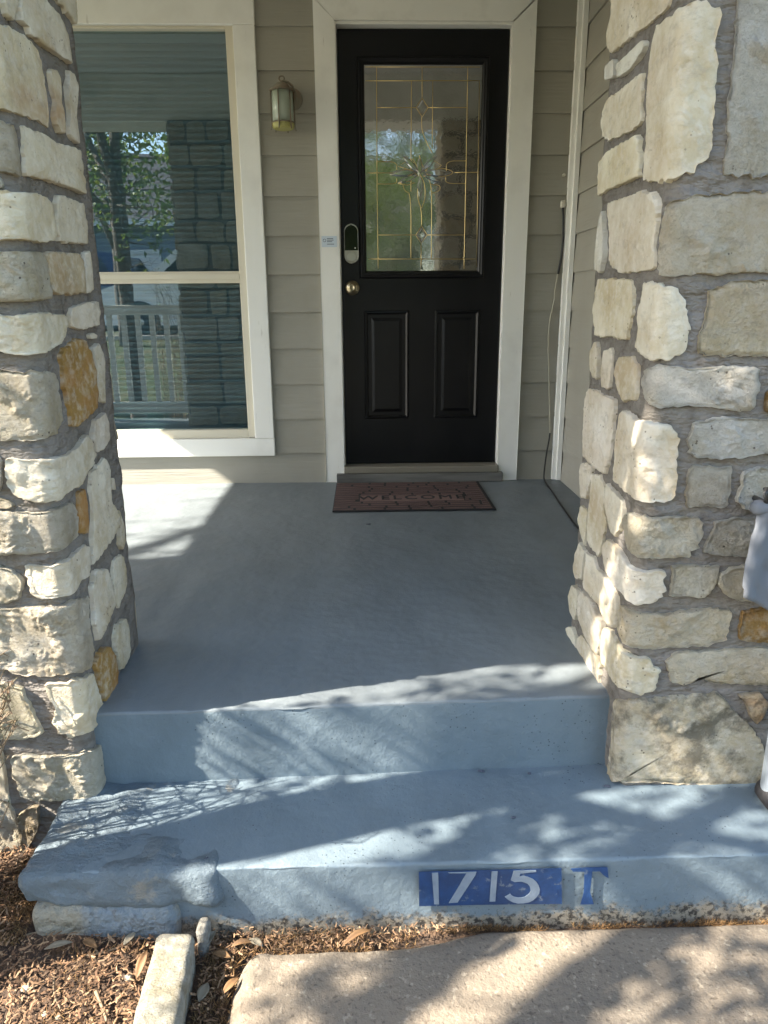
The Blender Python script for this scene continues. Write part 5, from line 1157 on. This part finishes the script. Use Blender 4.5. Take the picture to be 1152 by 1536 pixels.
# ------------------------------------------------------------------ across the yard (seen mirrored in the glass)
def car(name, label, x, y, mat, heading, tall=1.75, L=4.7):
    """profile-built car; x runs along its length, front at -x"""
    W = 1.84; z0 = .262
    root = thing(name, label, 'car', (x, y, z0), 'parked cars')
    prof = [(0.0, .42), (.02, .70), (.12, .90), (.55, 1.02), (1.25, 1.10), (1.30, 1.10), (L-.55, 1.12), (L-.10, 1.08), (L-.02, .80), (L, .45), (L-.1, .30), (.1, .30)]
    cab = [(1.02, 1.08), (1.75, tall-.08), (2.05, tall), (L-1.2, tall-.01), (L-.70, tall-.10), (L-.22, 1.11)]
    sgn = heading
    def put(u, v, z): return (x+sgn*(u-L/2), y+sgn*v, z0+z)
    mb = MB()
    def loft(poly, w0, w1, zref0, zref1):
        n = len(poly); vs = []
        for s in (-1, -.94, .94, 1):
            for (u, z) in poly:
                f = (z-zref0)/(zref1-zref0); wv = w0+(w1-w0)*max(0, min(1, f)); k = 1 if abs(s) < .97 else .985
                vs.append(put(L/2+(u-L/2)*(k if abs(s) > .97 else 1), s*wv/2, z-(0 if k == 1 else .01*(z > .8))))
        fs = [(r*n+i, r*n+(i+1) % n, (r+1)*n+(i+1) % n, (r+1)*n+i) for r in range(3) for i in range(n)]
        fs += [tuple(range(n)), tuple(3*n+i for i in range(n))[::-1]]
        mb.add(vs, fs)
    loft(prof, W, W-.04, .3, 1.1); loft(cab, W-.06, W-.42, 1.08, tall)
    body = mb.build('body', mat, root, smooth=False, bevel=.03)
    def wq(zf0, zf1): pass
    for side in (-1, 1):
        for (a, b, c, d) in ((1.42, 2.02, 2.75, 2.75), (2.83, 2.83, L-1.05, L-1.28)):
            zb_, zt_ = 1.15, tall-.12
            wid = lambda z: ((W-.06)+((W-.42)-(W-.06))*(z-1.08)/(tall-1.08))/2+.004
            lo = 1.30 if a < 2 else a
            q = [put(lo if a < 2 else a, side*wid(zb_), zb_), put(c if a < 2 else c+.15, side*wid(zb_), zb_), put(d, side*wid(zt_), zt_), put(b-.1 if a < 2 else b, side*wid(zt_), zt_)]
            q2 = [(p[0], p[1]-side*sgn*.03, p[2]) for p in q]
            MB().add(q+q2, [(0, 1, 2, 3), (7, 6, 5, 4), (0, 4, 5, 1), (1, 5, 6, 2), (2, 6, 7, 3), (3, 7, 4, 0)]).build('window', M['dark_glass'], root)
    for (u0, zb_, u1, zt_) in ((1.06, 1.14, 1.70, tall-.12), (L-.26, 1.16, L-.66, tall-.13)):
        d = -.012 if u0 < 2 else .012
        q = [put(u0+d, -.72, zb_), put(u0+d, .72, zb_), put(u1+d, .62, zt_), put(u1+d, -.62, zt_)]; q2 = [(p[0]-sgn*d*3, p[1], p[2]-.01) for p in q]
        MB().add(q+q2, [(0, 1, 2, 3), (7, 6, 5, 4), (0, 4, 5, 1), (1, 5, 6, 2), (2, 6, 7, 3), (3, 7, 4, 0)]).build('windscreen', M['dark_glass'], root)
    wheel = rim = None
    for u in (.92, L-.95):
        for v in (-W/2+.10, W/2-.10):
            p = put(u, v, .335)
            if wheel is None:
                wheel = MB().lathe([(.20, -.10), (.30, -.11), (.335, -.08), (.335, .08), (.30, .11), (.20, .10)], (0, 0, 0), 'y', 24).build('wheel', M['tyre'], root)
                rim = MB().lathe([(.02, -.125), (.06, -.12), (.10, -.09), (.20, -.105), (.21, -.09), (.21, .09), (.20, .105), (.10, .09), (.06, .12), (.02, .125)], (0, 0, 0), 'y', 20).build('rim', M['rim'], wheel); o = wheel
            else:
                o = wheel.copy(); C.objects.link(o); r2 = rim.copy(); C.objects.link(r2); r2.parent = o
            o.location = p
            av = MB().lathe([(.385, -.01), (.385, .012)], (p[0], p[1]+math.copysign(.098, p[1]-y), p[2]+.01), 'y', 24).build('wheel_arch', M['tyre'], root)
    for v in (-.66, .66):
        MB().box(tuple(min(a, b) for a, b in zip(put(-.015, v-.16, .70), put(.10, v+.16, .84))), tuple(max(a, b) for a, b in zip(put(-.015, v-.16, .70), put(.10, v+.16, .84)))).build('headlight', M['lamp_lens'], root)
    return root
car('parked_car', 'white car parked along the kerb in front of the house', -2.75, -11.75, M['car_white'], 1, 1.82, 4.9)
car('parked_car', 'dark blue car parked on the far side of the road', -7.6, -16.5, M['car_blue'], 1, 1.95, 4.6)

def neighbour():
    x0, x1, y0, y1, h = -13.5, 2.0, -31.0, -22.5, 3.3; zb = gz(0, -22)-.05
    root = thing('neighbour_house', 'blue-grey house with white trim and shingle roof across the road', 'house', ((x0+x1)/2, (y0+y1)/2, zb))
    box('wall', (x0, y0, zb), (x1, y1, zb+h), M['neigh_wall'], root)
    n = int(h/.2)
    for k in range(n): box('siding_board', (x0-.01, y1-.0, zb+.2*k+.004), (x1+.01, y1+.018, zb+.2*k+.185), M['neigh_wall'], root)
    yr = (y0+y1)/2
    MB().prism([(y1+.6, zb+h-.1), (y1+.6, zb+h+.08), (yr, zb+h+2.9), (y0-.6, zb+h+.08), (y0-.6, zb+h-.1), (yr, zb+h+2.7)], lambda y, z: (x0-.5, y, z), lambda y, z: (x1+.5, y, z)).build('roof', M['neigh_roof'], root)
    box('fascia', (x0-.5, y1+.6, zb+h-.12), (x1+.5, y1+.66, zb+h+.10), M['neigh_trim'], root)
    for xc, wv, zb0, zt in ((-10.7, 1.6, .9, 2.4), (-7.4, 1.0, 0.15, 2.35), (-4.6, 1.6, .9, 2.4), (-1.3, 1.4, .9, 2.4)):
        fo = MB()
        X0, X1, Z0, Z1 = xc-wv/2, xc+wv/2, zb+zb0, zb+zt
        for a, b in (((X0-.12, Z0-.12), (X1+.12, Z0)), ((X0-.12, Z1), (X1+.12, Z1+.14)), ((X0-.12, Z0), (X0, Z1)), ((X1, Z0), (X1+.12, Z1))):
            fo.box((a[0], y1+.02, a[1]), (b[0], y1+.07, b[1]))
        wn = fo.build('window' if wv > 1.1 else 'door_frame', M['neigh_trim'], root)
        box('pane' if wv > 1.1 else 'door_leaf', (X0, y1+.021, Z0), (X1, y1+.035, Z1), M['dark_glass'] if wv > 1.1 else M['neigh_trim'], wn)
    for xc in (x0+.06, x1-.06, -9.0, -6.0): box('corner_board', (xc-.09, y1+.019, zb), (xc+.09, y1+.05, zb+h-.1), M['neigh_trim'], root)
neighbour()
